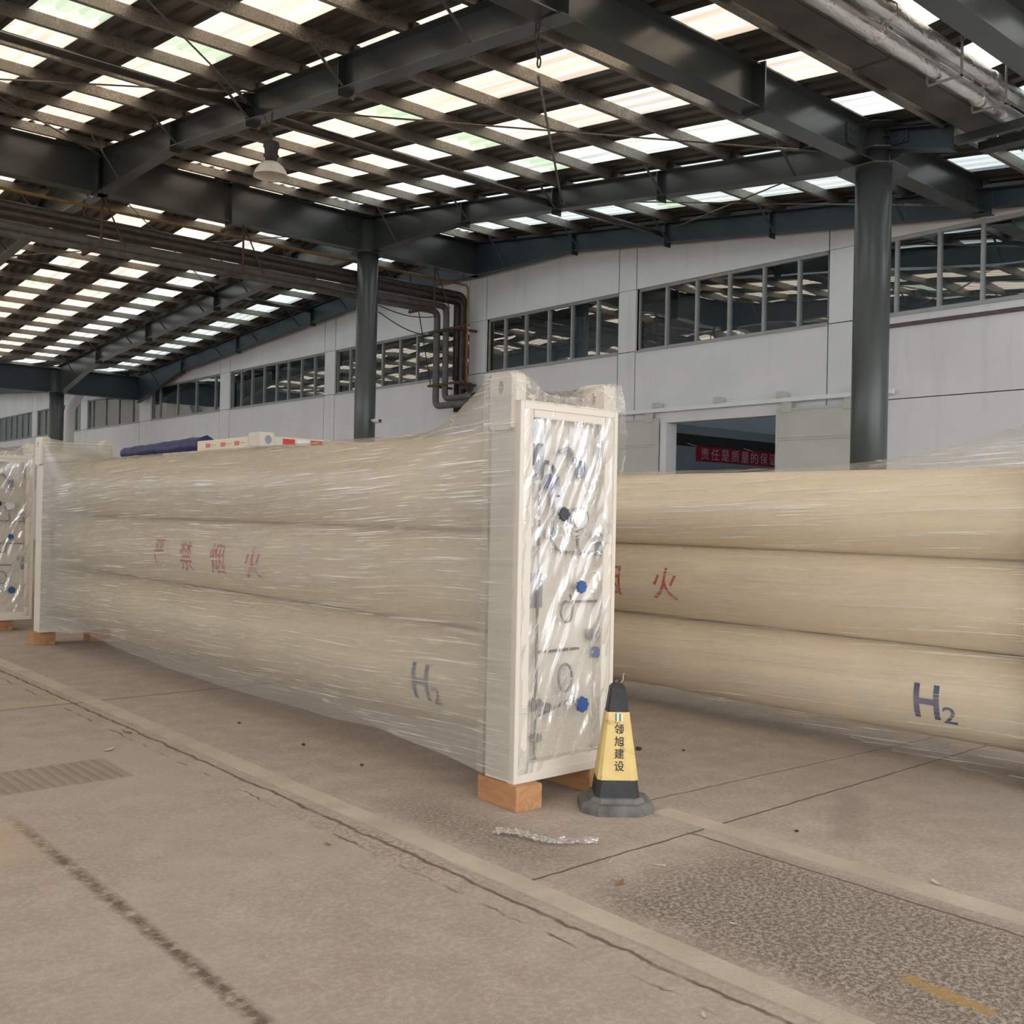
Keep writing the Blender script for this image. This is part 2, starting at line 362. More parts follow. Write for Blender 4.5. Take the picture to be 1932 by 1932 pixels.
def bend(pts, rad=.12, n=5):          # round the corners of a polyline
    pts = [Vector(p) for p in pts]; out = [pts[0]]
    for a, b, c in zip(pts, pts[1:], pts[2:]):
        d1 = (a-b); d2 = (c-b); k = min(rad, d1.length*.45, d2.length*.45)
        p, q = b+d1.normalized()*k, b+d2.normalized()*k
        for i in range(n+1):
            t = i/n; out.append(p*(1-t)**2 + b*2*t*(1-t) + q*t*t)
    out.append(pts[-1]); return out
def lathe(bm, prof, c, axis='Z', seg=24):
    rings = []
    for r, h in prof:
        ring = []
        for j in range(seg):
            t = 2*math.pi*j/seg; a, b = r*math.cos(t), r*math.sin(t)
            ring.append({'Z': (c[0]+a, c[1]+b, c[2]+h), 'Y': (c[0]+a, c[1]+h, c[2]+b), 'X': (c[0]+h, c[1]+a, c[2]+b)}[axis])
        rings.append(ring)
    loft(bm, rings, True, True); return bm
def L(prof, c, axis='Z', seg=24): return lathe(BM(), prof, c, axis, seg)
def cyl(c, r, h, axis='Z', seg=20): return L([(r, 0), (r, h)], c, axis, seg)
def prism(bm, poly, a0, a1, axis='X'):
    f = {'X': lambda a, p: (a, p[0], p[1]), 'Y': lambda a, p: (p[0], a, p[1]), 'Z': lambda a, p: (p[0], p[1], a)}[axis]
    loft(bm, [[f(a0, p) for p in poly], [f(a1, p) for p in poly]]); return bm
def ibeam_ring(c, wd, zt, zb, tf=.014, tw=.006):
    h = wd/2
    return [(c-h, zt), (c+h, zt), (c+h, zt-tf), (c+tw, zt-tf), (c+tw, zb+tf), (c+h, zb+tf), (c+h, zb), (c-h, zb), (c-h, zb+tf), (c-tw, zb+tf), (c-tw, zt-tf), (c-h, zt-tf)]
def ibeam_y(xc, st, wd=.2):            # st: (Y, ztop, zbot)
    bm = BM(); loft(bm, [[(p[0], y, p[1]) for p in ibeam_ring(xc, wd, zt, zb)] for y, zt, zb in st]); return bm
def ibeam_x(yc, x0, x1, zt, zb, wd=.25):
    bm = BM(); loft(bm, [[(x, p[0], p[1]) for p in ibeam_ring(yc, wd, zt, zb, .018)] for x in (x0, x1)]); return bm
def text_bm(body, fit, place, offset=0.0, cuts=0, mirror=False):
    """text outlines filled as a mesh, scaled to the rectangle fit=(u0,u1,v0,v1), then placed by place(u,v)"""
    cu = bpy.data.curves.new('txt', 'FONT'); cu.body = body; cu.size = 1; cu.offset = offset; cu.resolution_u = 4
    to = bpy.data.objects.new('txt', cu); COL.objects.link(to)
    dg = bpy.context.evaluated_depsgraph_get(); dg.update()
    me = bpy.data.meshes.new_from_object(to.evaluated_get(dg))
    bpy.data.objects.remove(to); bpy.data.curves.remove(cu)
    bm = BM(); bm.from_mesh(me); bpy.data.meshes.remove(me)
    xs = [v.co.x for v in bm.verts]; ys = [v.co.y for v in bm.verts]
    ax, bx, ay, by = min(xs), max(xs), min(ys), max(ys)
    u0, u1, v0, v1 = fit
    for v in bm.verts:
        v.co = Vector((u0+(v.co.x-ax)/(bx-ax)*(u1-u0), v0+(v.co.y-ay)/(by-ay)*(v1-v0), 0))
    for k in range(1, cuts):
        bmesh.ops.bisect_plane(bm, geom=bm.verts[:]+bm.edges[:]+bm.faces[:], plane_co=(0, v0+(v1-v0)*k/cuts, 0), plane_no=(0, 1, 0))
    for v in bm.verts: v.co = Vector(place(v.co.x, v.co.y))
    return bm
def grid(bm, nu, nv, fn):
    vs = [[bm.verts.new(fn(i/nu, j/nv)) for j in range(nv+1)] for i in range(nu+1)]
    for i in range(nu):
        for j in range(nv): bm.faces.new((vs[i][j], vs[i+1][j], vs[i+1][j+1], vs[i][j+1]))
    return bm
def copy_tree(o, parent=None):
    c = o.copy(); COL.objects.link(c)
    if parent: c.parent = parent
    for ch in list(o.children): copy_tree(ch, c)
    return c
def sm(t): t = max(0, min(1, t)); return t*t*(3-2*t)

# ------------------------------------------------------------------ roof geometry
YR, YV, YF, YN = 17.55, 5.5, 36.9, 5.1
def rtop(y):                           # top of the rafters
    if y < YN: return 6.28 + .118*(YN-y)
    if y <= YR: return 7.52 - .118*(YR-y)
    if y <= YF: return 7.52 - .062*(y-YR)
    return 7.52 - .062*(YF-YR) + .062*(y-YF)
XW, X0 = 14.4, -9.3
YEND, YBEG = 58.0, -8.0
# ------------------------------------------------------------------ floor
bm = BM(); v = [bm.verts.new(p) for p in ((-60, -45, 0), (30, -45, 0), (30, 80, 0), (-60, 80, 0))]; bm.faces.new(v)
struct(obj('floor', bm, 'floor'), 'worn grey concrete floor of the hall')
def strip_mesh(xa, xb, ya, yb, h=.005, seed=0):
    bm = BM(); n = int((yb-ya)/.12); rings = []
    for i in range(n+1):
        y = ya+(yb-ya)*i/n; a = .006*mnoise.noise((seed, y*3, 0)) + .008*mnoise.noise((seed, y*9, 2)); b = .005*mnoise.noise((seed+5, y*4, 0))
        rings.append([(xa+a, y, -.01), (xa+a, y, h), (xb+b, y, h), (xb+b, y, -.01)])
    loft(bm, rings); return bm
struct(obj('trim_1', strip_mesh(2.885, 3.01, -4, 22, .006, 1), 'strip'), 'pale concrete edging strip in the floor, nearer of two')
struct(obj('trim_2', strip_mesh(4.21, 4.35, -4, 3.62, .005, 9), 'strip'), 'pale concrete edging strip behind the cone')

# ------------------------------------------------------------------ white wall with windows
wins = [(4.3, 8.50, [5.0, 5.95, 6.55, 7.18, 7.84]), (8.95, 13.02, [9.53, 10.21, 10.92, 11.63, 12.32]), (13.47, 17.43, [14.07, 14.79, 15.47, 16.18, 16.85]),
        (18.03, 23.72, [18.5, 19.3, 20.08, 20.79, 21.55, 22.3, 23.05]), (24.26, 29.92, [24.86, 25.58, 26.34, 27.03, 27.78, 28.55, 29.25]),
        (30.62, 36.16, [31.06, 32.5, 33.99, 35.49]), (37.22, 42.72, [38.0, 39.4, 40.8, 42.2]), (43.5, 49.3, [44.3, 45.1, 45.9, 46.7, 47.5, 48.3]), (50.05, 55.8, [50.9, 51.8, 52.7, 53.6, 54.5])]
ZS, ZT = 4.70, 5.87
DY0, DY1, DZ = 9.79, 12.30, 3.32       # door opening
G_ = .013
bm = BM()
def wallbox(y0, y1, z0, z1): box(bm, XW, XW+.25, y0+G_, y1-G_, z0+G_*.6, z1-G_*.6)
def walltop(y0, y1, z0):               # panel up to the roof slope
    ys = [y0] + [k for k in (YN, YV, YR, YF) if y0 < k < y1] + [y1]
    poly = [(y0+G_, z0), (y1-G_, z0)] + [(min(max(k, y0+G_), y1-G_), rtop(k)+.14) for k in reversed(ys)]
    prism(bm, poly, XW, XW+.25)
edges = [YBEG] + [q for a, b, _ in wins for q in (a, b)] + [YEND]
for i in range(len(edges)-1):
    a, b = edges[i], edges[i+1]
    if a >= b: continue
    walltop(a, b, ZT)
    if i % 2 == 0: wallbox(a, b, ZS, ZT)
    if b <= 8.6:
        wallbox(a, b, 3.43, ZS); wallbox(a, b, 0, 3.43)
    elif a < DY0 < b:
        wallbox(a, DY0, 0, ZS); box(bm, XW, XW+.25, DY0-G_, DY1+G_, DZ, ZS); wallbox(DY1, b, 0, ZS)
    else: wallbox(a, b, 0, ZS)
wall = struct(obj('wall_right', bm, 'wall'), 'long white wall with a band of high windows')
bm = BM()                              # dark backing seen in the panel joints
for a, b in zip(edges[::2], edges[1::2]): box(bm, XW+.05, XW+.2, a-.03, b+.03, 0, 5.95) if b-a > .2 else None
struct(obj('trim_3', bm, 'dark', wall))
struct(obj('trim_4', B(XW-.03, XW+.02, -4, 8.35, 4.50, 4.56), 'maroon'), 'dark maroon strip along the white wall')
# horizontal joint shadow gap is part of the panels; window frames and panes
for k, (a, b, mul) in enumerate(wins):
    root = bpy.data.objects.new('window_%d' % (k+1), None); COL.objects.link(root); struct(root)
    root['label'] = 'high strip window in the white wall, %s from the right' % ('first second third fourth fifth sixth seventh eighth ninth'.split()[k])
    bm = BM(); xf0, xf1 = XW+.05, XW+.11
    box(bm, xf0, xf1, a, b, ZS, ZS+.045); box(bm, xf0, xf1, a, b, ZT-.05, ZT); box(bm, xf0, xf1, a, a+.045, ZS, ZT); box(bm, xf0, xf1, b-.045, b, ZS, ZT)
    for m_ in mul: box(bm, xf0-.01, xf1, m_-.022, m_+.022, ZS, ZT)
    obj('window_frame', bm, 'frame', root)
    obj('sill', bbox(XW-.025, XW+.06, a-.01, b+.01, ZS-.03, ZS+.004), 'frame', root)
    es = [a]+mul+[b]
    for p, q in zip(es, es[1:]):
        tilt = random.uniform(-.004, .004)
        bm = BM(); vs = [bm.verts.new(c) for c in ((XW+.08+tilt, p, ZS+.02), (XW+.08-tilt, q, ZS+.02), (XW+.08-tilt, q, ZT-.02), (XW+.08+tilt, p, ZT-.02))]; bm.faces.new(vs)
        obj('pane', bm, 'glass', root)
# the hall next door, behind the wall
struct(obj('wall_back', B(24, 24.2, -8, 58, 0, 9), 'inner'))
struct(obj('wall_front', B(14.66, 24, 16.3, 16.45, 0, 3.9), 'inner'), 'bluish wall inside the doorway')
struct(obj('wall_left', B(-9.3, 24, 58, 58.2, 0, 9), 'wall'))
struct(obj('wall_side_added', B(-9.7, -9.4, -6, 58, 0, 4.3), 'inner'))  # added unseen low wall, shapes light and reflections from the open side
struct(obj('ceiling', B(14.66, 24.2, -8, 58.2, 8.2, 8.3), 'deck'))
struct(obj('wall_near_added', B(14.66, 24.2, -8.2, -8, 0, 8.3), 'inner'))  # added unseen wall, shuts daylight out to keep the next hall dark
struct(obj('trim_5', bbox(14.75, 23, 14.3, 14.5, 3.18, 3.42), 'dark'), 'dark beam inside the doorway')
struct(obj('trim_6', B(15.9, 16.3, 16.2, 16.3, 0, 3.9), 'white'), 'pale pier inside the doorway')

# ------------------------------------------------------------------ roof deck and skylight sheets
PER, SW, SX = 1.394, .69, 10.30
def ribs(xa, xb):
    n = max(1, round((xb-xa)/.235)); p = (xb-xa)/n; pts = [(xa, 0)]
    for i in range(n):
        x = xa+i*p; pts += [(x+p*.45, 0), (x+p*.58, .045), (x+p*.82, .045), (x+p*.95, 0)]
    pts.append((xb, 0)); return pts
slopes = [(YV, YR, 'right'), (YR, YF, 'left'), (YBEG, YN, 'near'), (YF, YEND, 'far')]
nwin = len(wins)
strip_of = {}
for (ya, yb, nm) in slopes:
    e = 1e-4
    za, zb = rtop(ya+e)+.155, rtop(yb-e)+.155
    for k in range(-14, 3):
        s0 = SX+PER*k
        prof = ribs(s0, s0+SW); bm = BM()
        loft(bm, [[(x, ya, za+z) for x, z in prof], [(x, yb, zb+z) for x, z in prof]], closed=False)
        nwin += 1
        o = struct(obj('window_%d' % nwin, bm, 'skylight'), 'translucent roof light strip on the %s slope' % nm)
        x1 = min(s0+PER, XW+.2); prof = ribs(s0+SW, x1); bm = BM()
        lo = [[(x, ya, za+z+.002) for x, z in prof] + [(x, ya, za+z+.012) for x, z in reversed(prof)], [(x, yb, zb+z+.002) for x, z in prof] + [(x, yb, zb+z+.012) for x, z in reversed(prof)]]
        loft(bm, lo)
        struct(obj('ceiling', bm, 'deck'), 'ribbed metal roof sheet on the %s slope' % nm)
# ridge cap
bm = BM(); loft(bm, [[(x, YR-.22, rtop(YR)+.21), (x, YR, rtop(YR)+.24), (x, YR+.22, rtop(YR)+.22), (x, YR, rtop(YR)+.26)] for x in (X0, XW)])
struct(obj('trim_7', bm, 'deck'), 'ridge capping of the roof')

# ------------------------------------------------------------------ purlins
ORD = 'first second third fourth fifth sixth seventh eighth ninth tenth eleventh twelfth thirteenth fourteenth fifteenth sixteenth seventeenth eighteenth'.split()
def purlin_bm(y, side):
    z0 = rtop(y)+.012; hh = .135; t = .004; f = .06*side; l = .02
    poly = [(0, 0), (f, 0), (f, l), (f-t*side, l), (f-t*side, t), (t*side, t), (t*side, hh-t), (f-t*side, hh-t), (f-t*side, hh-l), (f, hh-l), (f, hh), (0, hh)]
    bm = BM(); prism(bm, [(y+p, z0+q) for p, q in poly], X0, XW-.02); return bm
cleat_me = None
RX = [6.05, 11.4, 14.15]
def add_purlin(y, label, group, side=1, cleats=(6.05, 11.4)):
    o = obj('roof_purlin', purlin_bm(y, side), 'galv'); tag(o, label, 'purlin', group)
    for cx in cleats:
        z = rtop(y)
        obj('cleat', B(cx-.006, cx+.07, y-.05, y-.002, z, z+.125), 'rust', o)
PR = [17.32] + [16.45-1.117*i for i in range(9)] + [5.62]
PL = [17.84+1.203*i for i in range(16)]
for i, y in enumerate(PR): add_purlin(y, 'galvanized roof purlin, %s down from the ridge on the near slope' % ORD[i], 'purlins of the near roof slope')
for i, y in enumerate(PL): add_purlin(y, 'galvanized roof purlin, %s down from the ridge on the far slope' % ORD[i], 'purlins of the far roof slope')
add_purlin(4.5, 'galvanized purlin above the silver pipes, beyond the roof gutter', 'purlins beyond the gutter', 1, ())
for i in range(5): add_purlin(38.2+1.22*i, 'galvanized purlin past the far valley beam, %s from it' % ORD[i], 'purlins past the far valley', 1, ())

# ------------------------------------------------------------------ rafters, girders, columns
def zbot(y):
    if y <= YR:
        if y > 14.45: return 6.80
        return rtop(y)-.36
    if y < 20.6: return 6.80
    if y > 32.9: return 6.17 - (y-32.9)*.22
    return rtop(y)-.44
def rafter(xc, label, m, wd=.2, ya=6.3, yb=YF-.2, haunch=True):
    root = thing('roof_rafter', label, 'rafter', (xc, 0, 0), 'roof rafters')
    ys = [ya, 9.9, 14.45, YR-.1, YR, YR+.1, 20.6, 26, 32.9, yb]
    st = []
    for y in ys:
        zb = zbot(y)
        st.append((y, rtop(y), zb))
    obj('beam', ibeam_y(0, st, wd), m, root)
    for y in (14.45, 12.08, 9.86, 20.6, 24.5, 28.9, 32.9):
        obj('stiffener_plate', B(-wd/2-.005, wd/2+.005, y-.008, y+.008, zbot(y-.01)-.07, rtop(y)-.012), m, root)
    for y in [PR[i] for i in range(1, len(PR), 2)] + [PL[i] for i in range(0, len(PL), 2)]:
        for s in (-1, 1):
            if xc > 14 and s > 0: continue
            obj('knee_brace', T([(s*.56, y+.03, rtop(y)+.06), (s*(wd/2-.015), y+.03, zbot(y)+.02)], .021, 4), m, root)
    return root
rafter(6.05, 'grey steel roof rafter in front of the column row, pendant lamp under it', 'steel')
rafter(11.4, 'grey steel roof rafter running over the row of round columns', 'steel')
rafter(14.15, 'blue-grey steel roof rafter along the top of the white wall', 'steelblue', .16)
t = thing('roof_rafter', 'blue-grey steel rafter along the wall, short length right of the right column', 'rafter', (14.15, 0, 0), 'roof rafters')
obj('beam', ibeam_y(0, [(y, rtop(y), rtop(y)-.27) for y in (-7.5, 5.0, 5.6, 6.28)], .16), 'steelblue', t)
# rafters past the far valley beam
t = thing('roof_rafter', 'blue-grey steel rafter along the wall past the far valley beam', 'rafter', (14.15, 0, 0), 'roof rafters')
obj('beam', ibeam_y(0, [(37.1, rtop(37.1), rtop(37.1)-.5), (56, rtop(56), rtop(56)-.4)], .16), 'steelblue', t)
t = thing('roof_rafter', 'grey steel rafter over the columns past the far valley beam', 'rafter', (11.4, 0, 0), 'roof rafters')
obj('beam', ibeam_y(0, [(37.1, rtop(37.1), rtop(37.1)-.5), (56, rtop(56), rtop(56)-.4)], .16), 'steel', t)

def girder(y, zt, zb, x0, x1, label, m, stiff=(), splice=(), wd=.25):
    root = thing('steel_girder', label, 'girder', (0, y, 0), 'cross girders of the roof')
    obj('beam', ibeam_x(0, x0, x1, zt, zb, wd), m, root)
    for x in stiff: obj('stiffener_plate', B(x-.012, x+.012, -wd/2-.04, wd/2, zb-.05, zt+.03), m, root)
    for x in splice:
        p = obj('splice_plate', bbox(x-.11, x+.11, -.03, -.007, zt-.33, zt-.09, bev=.002), m, root)
        for dx in (-.05, .05):
            for dz in (-.16, -.26): obj('bolt', L([(.018, -.045), (.018, -.03)], (x+dx, 0, zt+dz+.0), 'Y', 6), m, p)
    return root
girder(YR, 7.50, 6.80, X0, 14.3, 'deep grey steel ridge girder over the left column', 'steel', (8.35, 5.95), (10.95, 11.85))
girder(6.5, 6.33, 5.87, X0, 14.3, 'grey steel valley girder over the right column', 'steel', (8.93,), (10.85, 13.9))
girder(YF, 6.28, 5.45, X0, 14.3, 'dark steel girder over the far column', 'steelblue')
girder(4.14, 6.40, 5.92, 3.0, 14.3, 'grey steel girder beyond the silver pipes', 'steel')

def column(x, y, r, ztop, label, plates=(), m='column', narrow=None):
    root = thing('steel_column', label, 'column', (x, y, 0), 'round steel columns')
    if narrow: prof = [(r, 0), (r, narrow), (r*.84, narrow+.002), (r*.84, ztop)]
    else: prof = [(r, 0), (r, ztop)]
    obj('shaft', L(prof, (0, 0, 0), 'Z', 40), m, root, True)
    obj('base_plate', bbox(-r-.12, r+.12, -r-.12, r+.12, 0, .025), m, root)
    for (z, hw) in plates:
        c = hw*.55; poly = [(-hw, -c), (-c, -hw), (c, -hw), (hw, -c), (hw, c), (c, hw), (-c, hw), (-hw, c)]
        bm = BM(); prism(bm, poly, z, z+.016, 'Z'); obj('collar_plate', bm, m, root)
    return root
cR = column(11.4, 6.5, .213, 6.30, 'round grey-green steel column in front of the sliding door', ((5.80, .37), (6.02, .28), (6.30, .33)), narrow=5.82)
obj('bracket_beam', ibeam_y(0, [(-.98, 6.12, 5.83), (-.2, 6.27, 6.02)], .2), 'steelblue', cR)
p = obj('splice_plate', bbox(-.03, -.007, -.44, -.24, 6.07, 6.22, bev=.002), 'steelblue', cR)
for dy in (-.39, -.29):
    for z in (6.105, 6.185): obj('bolt', L([(.017, -.047), (.017, -.03)], (0, dy, z), 'X', 6), 'steelblue', p)
cL = column(11.4, 17.6, .213, 7.45, 'round grey-green steel column carrying the ridge girder', ((6.78, .32),))
cF = column(11.4, YF, .235, 6.2, 'dark round steel column farthest away on the left', ((5.44, .36),))

# gutter boxes along the valley, pipes wrapped in foil
for (a, b, lab) in ((X0, 9.27, 'dark rusty sheet metal valley gutter, length farther from the column'), (9.30, 11.9, 'dark grey sheet metal valley gutter, length beside the right column')):
    t = thing('roof_gutter', lab, 'gutter', (0, 0, 0), 'valley gutter lengths')
    obj('trough', bbox(a, b, 5.13, 5.52, 6.10, 6.46, bev=.006), 'gutter', t)
    obj('seam_flange', B(b-.014, b+.014, 5.115, 5.535, 6.085, 6.46), 'gutter', t)
t = thing('gutter_bracket', 'pair of flat steel bars under the end of the valley gutter', 'bracket', (0, 0, 0))
obj('bar', bbox(11.36, 11.44, 4.72, 5.5, 5.88, 5.98), 'steel', t); obj('bar', bbox(11.85, 12.05, 4.3, 5.45, 5.92, 6.02), 'steel', t)
def foil_pipe(y, z, r, lab):
    t = thing('foil_wrapped_pipe', lab, 'pipe', (0, 0, 0), 'foil wrapped pipes')
    pts, rr = [], []; x = 4.0
    while x < 14.2:
        pts.append((x, y+.006*mnoise.noise((x*2, y, 0)), z+.008*mnoise.noise((x*2, z, 4)))); rr.append(r*(1+.07*mnoise.noise((x*5, y*9, 1)))); x += .05
    obj('lagging', tube(BM(), pts, rr, 18), 'foil', t, True)
    for x in (8.75, 10.85, 12.6):
        obj('tape_band', L([(r*1.02, -.05), (r*1.16, -.03), (r*1.1, 0), (r*1.18, .025), (r*1.02, .05)], (x, y, z), 'X', 18), 'foil', t, True)
foil_pipe(4.86, 6.268, .084, 'silver foil wrapped pipe under the roof, upper of two')
foil_pipe(4.992, 6.125, .083, 'silver foil wrapped pipe under the roof, lower of two')
for x, lab in ((9.95, 'pale steel pipe hanger on the foil pipes, farther from the column'), (10.95, 'pale steel pipe hanger on the foil pipes, nearer the column')):
    t = thing('pipe_hanger', lab, 'hanger', (x, 0, 0), 'foil pipe hangers')
    obj('strap', B(-.02, .02, 4.745, 4.755, 6.01, 6.42), 'frame', t); obj('strap', B(-.02, .02, 5.10, 5.109, 6.01, 6.4), 'frame', t); obj('seat_bar', B(-.02, .02, 4.745, 5.109, 6.01, 6.022), 'frame', t)

# struts and tie rods
def one(name, bm, m, label, cat, group=None, smooth=True): return tag(obj(name, bm, m, None, smooth), label, cat, group)
one('strut_pipe', T([(X0, 12.12, 6.69), (6.03, 12.12, 6.69)], .052, 14), 'darkpipe', 'dark round strut pipe left of the lamp on the near slope', 'strut', 'strut pipes')
one('strut_pipe', T([(6.08, 12.12, 6.67), (11.38, 12.12, 6.62)], .052, 14), 'darkpipe', 'dark round strut pipe right of the lamp on the near slope', 'strut', 'strut pipes')
one('strut_pipe', T([(11.42, 12.12, 6.66), (14.1, 12.12, 6.66)], .045, 14), 'darkpipe', 'short dark strut pipe between column rafter and wall on the near slope', 'strut', 'strut pipes')
one('strut_pipe', T([(6.1, 24.5, 6.98), (11.38, 24.5, 6.98)], .06, 14), 'darkpipe', 'long dark strut pipe on the far slope', 'strut', 'strut pipes')
one('strut_pipe', T([(11.42, 24.5, 6.98), (14.1, 24.5, 6.98)], .055, 14), 'darkpipe', 'short dark strut pipe by the wall on the far slope', 'strut', 'strut pipes')
rods = [((.7, 6.7, 6.13), (6.0, 12.0, 6.68), 'thin tie rod rising to the lamp rafter, upper left'), ((.7, 17.3, 7.3), (5.95, 11.85, 6.80), 'thin tie rod crossing the purlins at far upper left'),
        ((.7, 12.2, 6.86), (6.0, 17.3, 7.36), 'thin tie rod ending at the ridge girder on the left'), ((6.1, 11.95, 6.68), (11.3, 7.0, 6.15), 'thin tie rod with turnbuckle leading to the right column'),
        ((14.05, 11.9, 6.72), (11.5, 7.0, 6.13), 'thin tie rod beside the wall, steeper of two'), ((11.5, 11.9, 6.66), (14.05, 6.9, 6.06), 'thin tie rod beside the wall, flatter of two'),
        ((6.1, 18.0, 7.35), (11.3, 24.3, 6.95), 'thin tie rod on the far slope above the pipes'), ((11.3, 18.0, 7.3), (6.1, 24.3, 6.95), 'thin tie rod on the far slope crossing the roof lights')]
for a, b, lab in rods:
    t = thing('tie_rod', lab, 'rod', (0, 0, 0), 'roof tie rods'); A, Bv = Vector(a), Vector(b)
    obj('bar', T([A, Bv], .011, 6), 'rod', t)
    q = A.lerp(Bv, .9); q2 = A.lerp(Bv, .945); obj('turnbuckle', T([q, q.lerp(q2, .1), q.lerp(q2, .9), q2], [.011, .022, .022, .011], 8), 'rod', t)
# chain hook with rod under the near rafter
t = thing('hanging_rod', 'rusty rod with chain links and hook under the roof girder', 'rod', (0, 0, 0))
obj('rod', T([(6.16, 6.8, 5.52), (11.35, 11.9, 6.62)], .014, 6), 'rod', t)
for i in range(4):
    a = i % 2*math.pi/2; z = 5.84-.075*i; pts = []
    for k in range(13):
        th = 2*math.pi*k/12; u = .022*math.cos(th); pts.append((6.1+.01*i+u*math.cos(a), 6.76+u*math.sin(a), z+.048*math.sin(th)))
    obj('chain_link', T(pts, .008, 6), 'darkpipe', t, True)

# pendant lamp
t = thing('pendant_lamp', 'high bay pendant lamp with white shade under the roof rafter', 'lamp', (6.05, 11.57, 0))
obj('hanger_rod', T([(0, 0, 6.45), (0, 0, 6.12)], .009, 8), 'blackrod', t)
obj('cable', T(bend([(-.12, 0, 6.45), (-.02, .02, 6.3), (0, .03, 6.12)], .1), .006, 6), 'blackrod', t)
obj('ballast', L([(.05, 6.14), (.095, 6.125), (.10, 6.07), (.085, 6.05), (.08, 5.98), (.095, 5.97), (.095, 5.955), (.075, 5.94), (.07, 5.87)], (0, 0, 0), 'Z', 24), 'black', t, True)
obj('lamp_shade', L([(.07, 5.88), (.10, 5.875), (.15, 5.83), (.19, 5.77), (.212, 5.71), (.218, 5.705), (.208, 5.71), (.185, 5.77), (.145, 5.825), (.09, 5.868), (.05, 5.87)], (0, 0, 0), 'Z', 36), 'lamp', t, True)

# pipe rack left of the ridge and down the wall
YP = 18.35
def rack(name, pts, r, m, lab, group='pipes of the rack'):
    return one(name, T(bend(pts, max(.14, r*2.2)), r, 14), m, lab, 'pipe', group)
rack('insulated_pipe', [(X0, YP+.15, 6.12), (13.85, YP+.15, 6.12), (13.85, YP+.15, 3.98), (13.85, 17.4, 3.98)], .075, 'greypipe', 'thick grey lagged pipe, lowest of the rack, elbow down the wall farthest left')
rack('insulated_pipe', [(X0, YP-.08, 6.20), (13.93, YP-.08, 6.20), (13.93, YP-.08, 4.14), (13.93, 17.35, 4.14)], .07, 'greypipe', 'thick grey lagged pipe, second from left down the wall')
rack('steam_pipe', [(X0, YP-.25, 6.30), (14.13, YP-.25, 6.30), (14.13, YP-.25, 3.85)], .065, 'darkpipe', 'dark pipe of the rack, third from left down the wall')
rack('steam_pipe', [(X0, YP-.42, 6.42), (14.15, YP-.42, 6.42), (14.15, YP-.42, 3.88)], .08, 'darkpipe', 'thick black pipe of the rack, right of the grey ones down the wall')
rack('steam_pipe', [(X0, YP-.50, 6.28), (14.05, YP-.50, 6.28), (14.05, YP-.50, 4.2), (14.2, 17.35, 4.2)], .045, 'darkpipe', 'thin dark pipe of the rack ending in a side bend')
rack('rusty_pipe', [(X0, YP+.02, 6.48), (14.0, YP+.02, 6.50), (14.25, YP+.02, 6.50), (14.25, YP+.02, 4.6)], .03, 'rust', 'thin rusty pipe on top of the rack')
rack('gas_pipe', [(X0, 18.0, 6.70), (14.1, 18.0, 6.70), (14.1, 17.72, 6.62), (14.1, 17.72, 4.45)], .026, 'yellow_pipe', 'thin yellow gas pipe above the rack, turning down the wall', None)
for x, lab in ((6.15, 'rusty pipe rack hanger under the ridge girder joint'), (8.75, 'rusty pipe rack hanger left of the ridge column'), (13.2, 'rusty pipe rack hanger by the wall'), (3.6, 'rusty pipe rack hanger at far left')):
    t = thing('rack_hanger', lab, 'hanger', (x, 0, 0), 'pipe rack hangers')
    obj('drop_bar', T([(0, YP-.6, 6.95), (0, YP-.6, 6.02)], .022, 4), 'rust', t); obj('drop_bar', T([(0, YP+.3, 6.95), (0, YP+.3, 6.02)], .022, 4), 'rust', t)
    obj('cross_bar', B(-.03, .03, YP-.62, YP+.32, 6.0, 6.045), 'rust', t); obj('cross_bar', B(-.03, .03, YP-.62, YP+.32, 6.92, 6.97), 'rust', t)
    obj('diagonal_brace', T([(0, YP-.6, 6.9), (.42, YP-.6, 6.03)], .016, 4), 'rust', t)
for z, lab in ((5.62, 'dark steel pipe bracket high on the wall'), (4.42, 'dark steel pipe bracket low on the wall')):
    t = thing('wall_bracket', lab, 'bracket', (0, 0, 0), 'pipe brackets on the wall')
    obj('arm', bbox(13.78, 14.39, 17.72, 17.78, z, z+.05), 'rust', t); obj('arm', bbox(13.78, 14.39, 18.6, 18.66, z, z+.05), 'rust', t); obj('cross_bar', bbox(13.76, 13.8, 17.4, 18.7, z, z+.05), 'rust', t)
t = thing('pipe_valve', 'dark valve with round handwheel beside the wall pipes', 'valve', (14.1, 17.72, 4.36))
obj('valve_body', L([(.04, -.14), (.07, -.1), (.05, -.03), (.09, 0), (.05, .03), (.07, .1), (.04, .14)], (0, 0, 0), 'X', 14), 'darkpipe', t, True)
obj('handwheel', T([(.0+.1*math.cos(a*.5236), -.12, .1*math.sin(a*.5236)) for a in range(13)], .014, 6), 'rust', t, True)
obj('stem', T([(0, 0, 0), (0, -.12, 0)], .014, 6), 'darkpipe', t)
for i, (a, b, s) in enumerate((((11.55, 17.4, 5.62), (13.85, 18.5, 5.55), .12), ((11.55, 17.4, 5.75), (13.85, 18.5, 6.0), .1), ((13.4, 18.6, 6.1), (14.0, 18.9, 4.5), -.0))):
    A, Bv = Vector(a), Vector(b); pts = [A.lerp(Bv, k/8)+Vector((0, 0, -s*math.sin(math.pi*k/8))) for k in range(9)]
    one('cable', T(pts, .011, 6), 'blackrod', ('sagging black cable from the ridge column to the wall pipes, lower', 'sagging black cable from the ridge column to the wall pipes, upper', 'black cable hanging in front of the window beside the pipes')[i], 'cable', 'cables by the wall pipes')

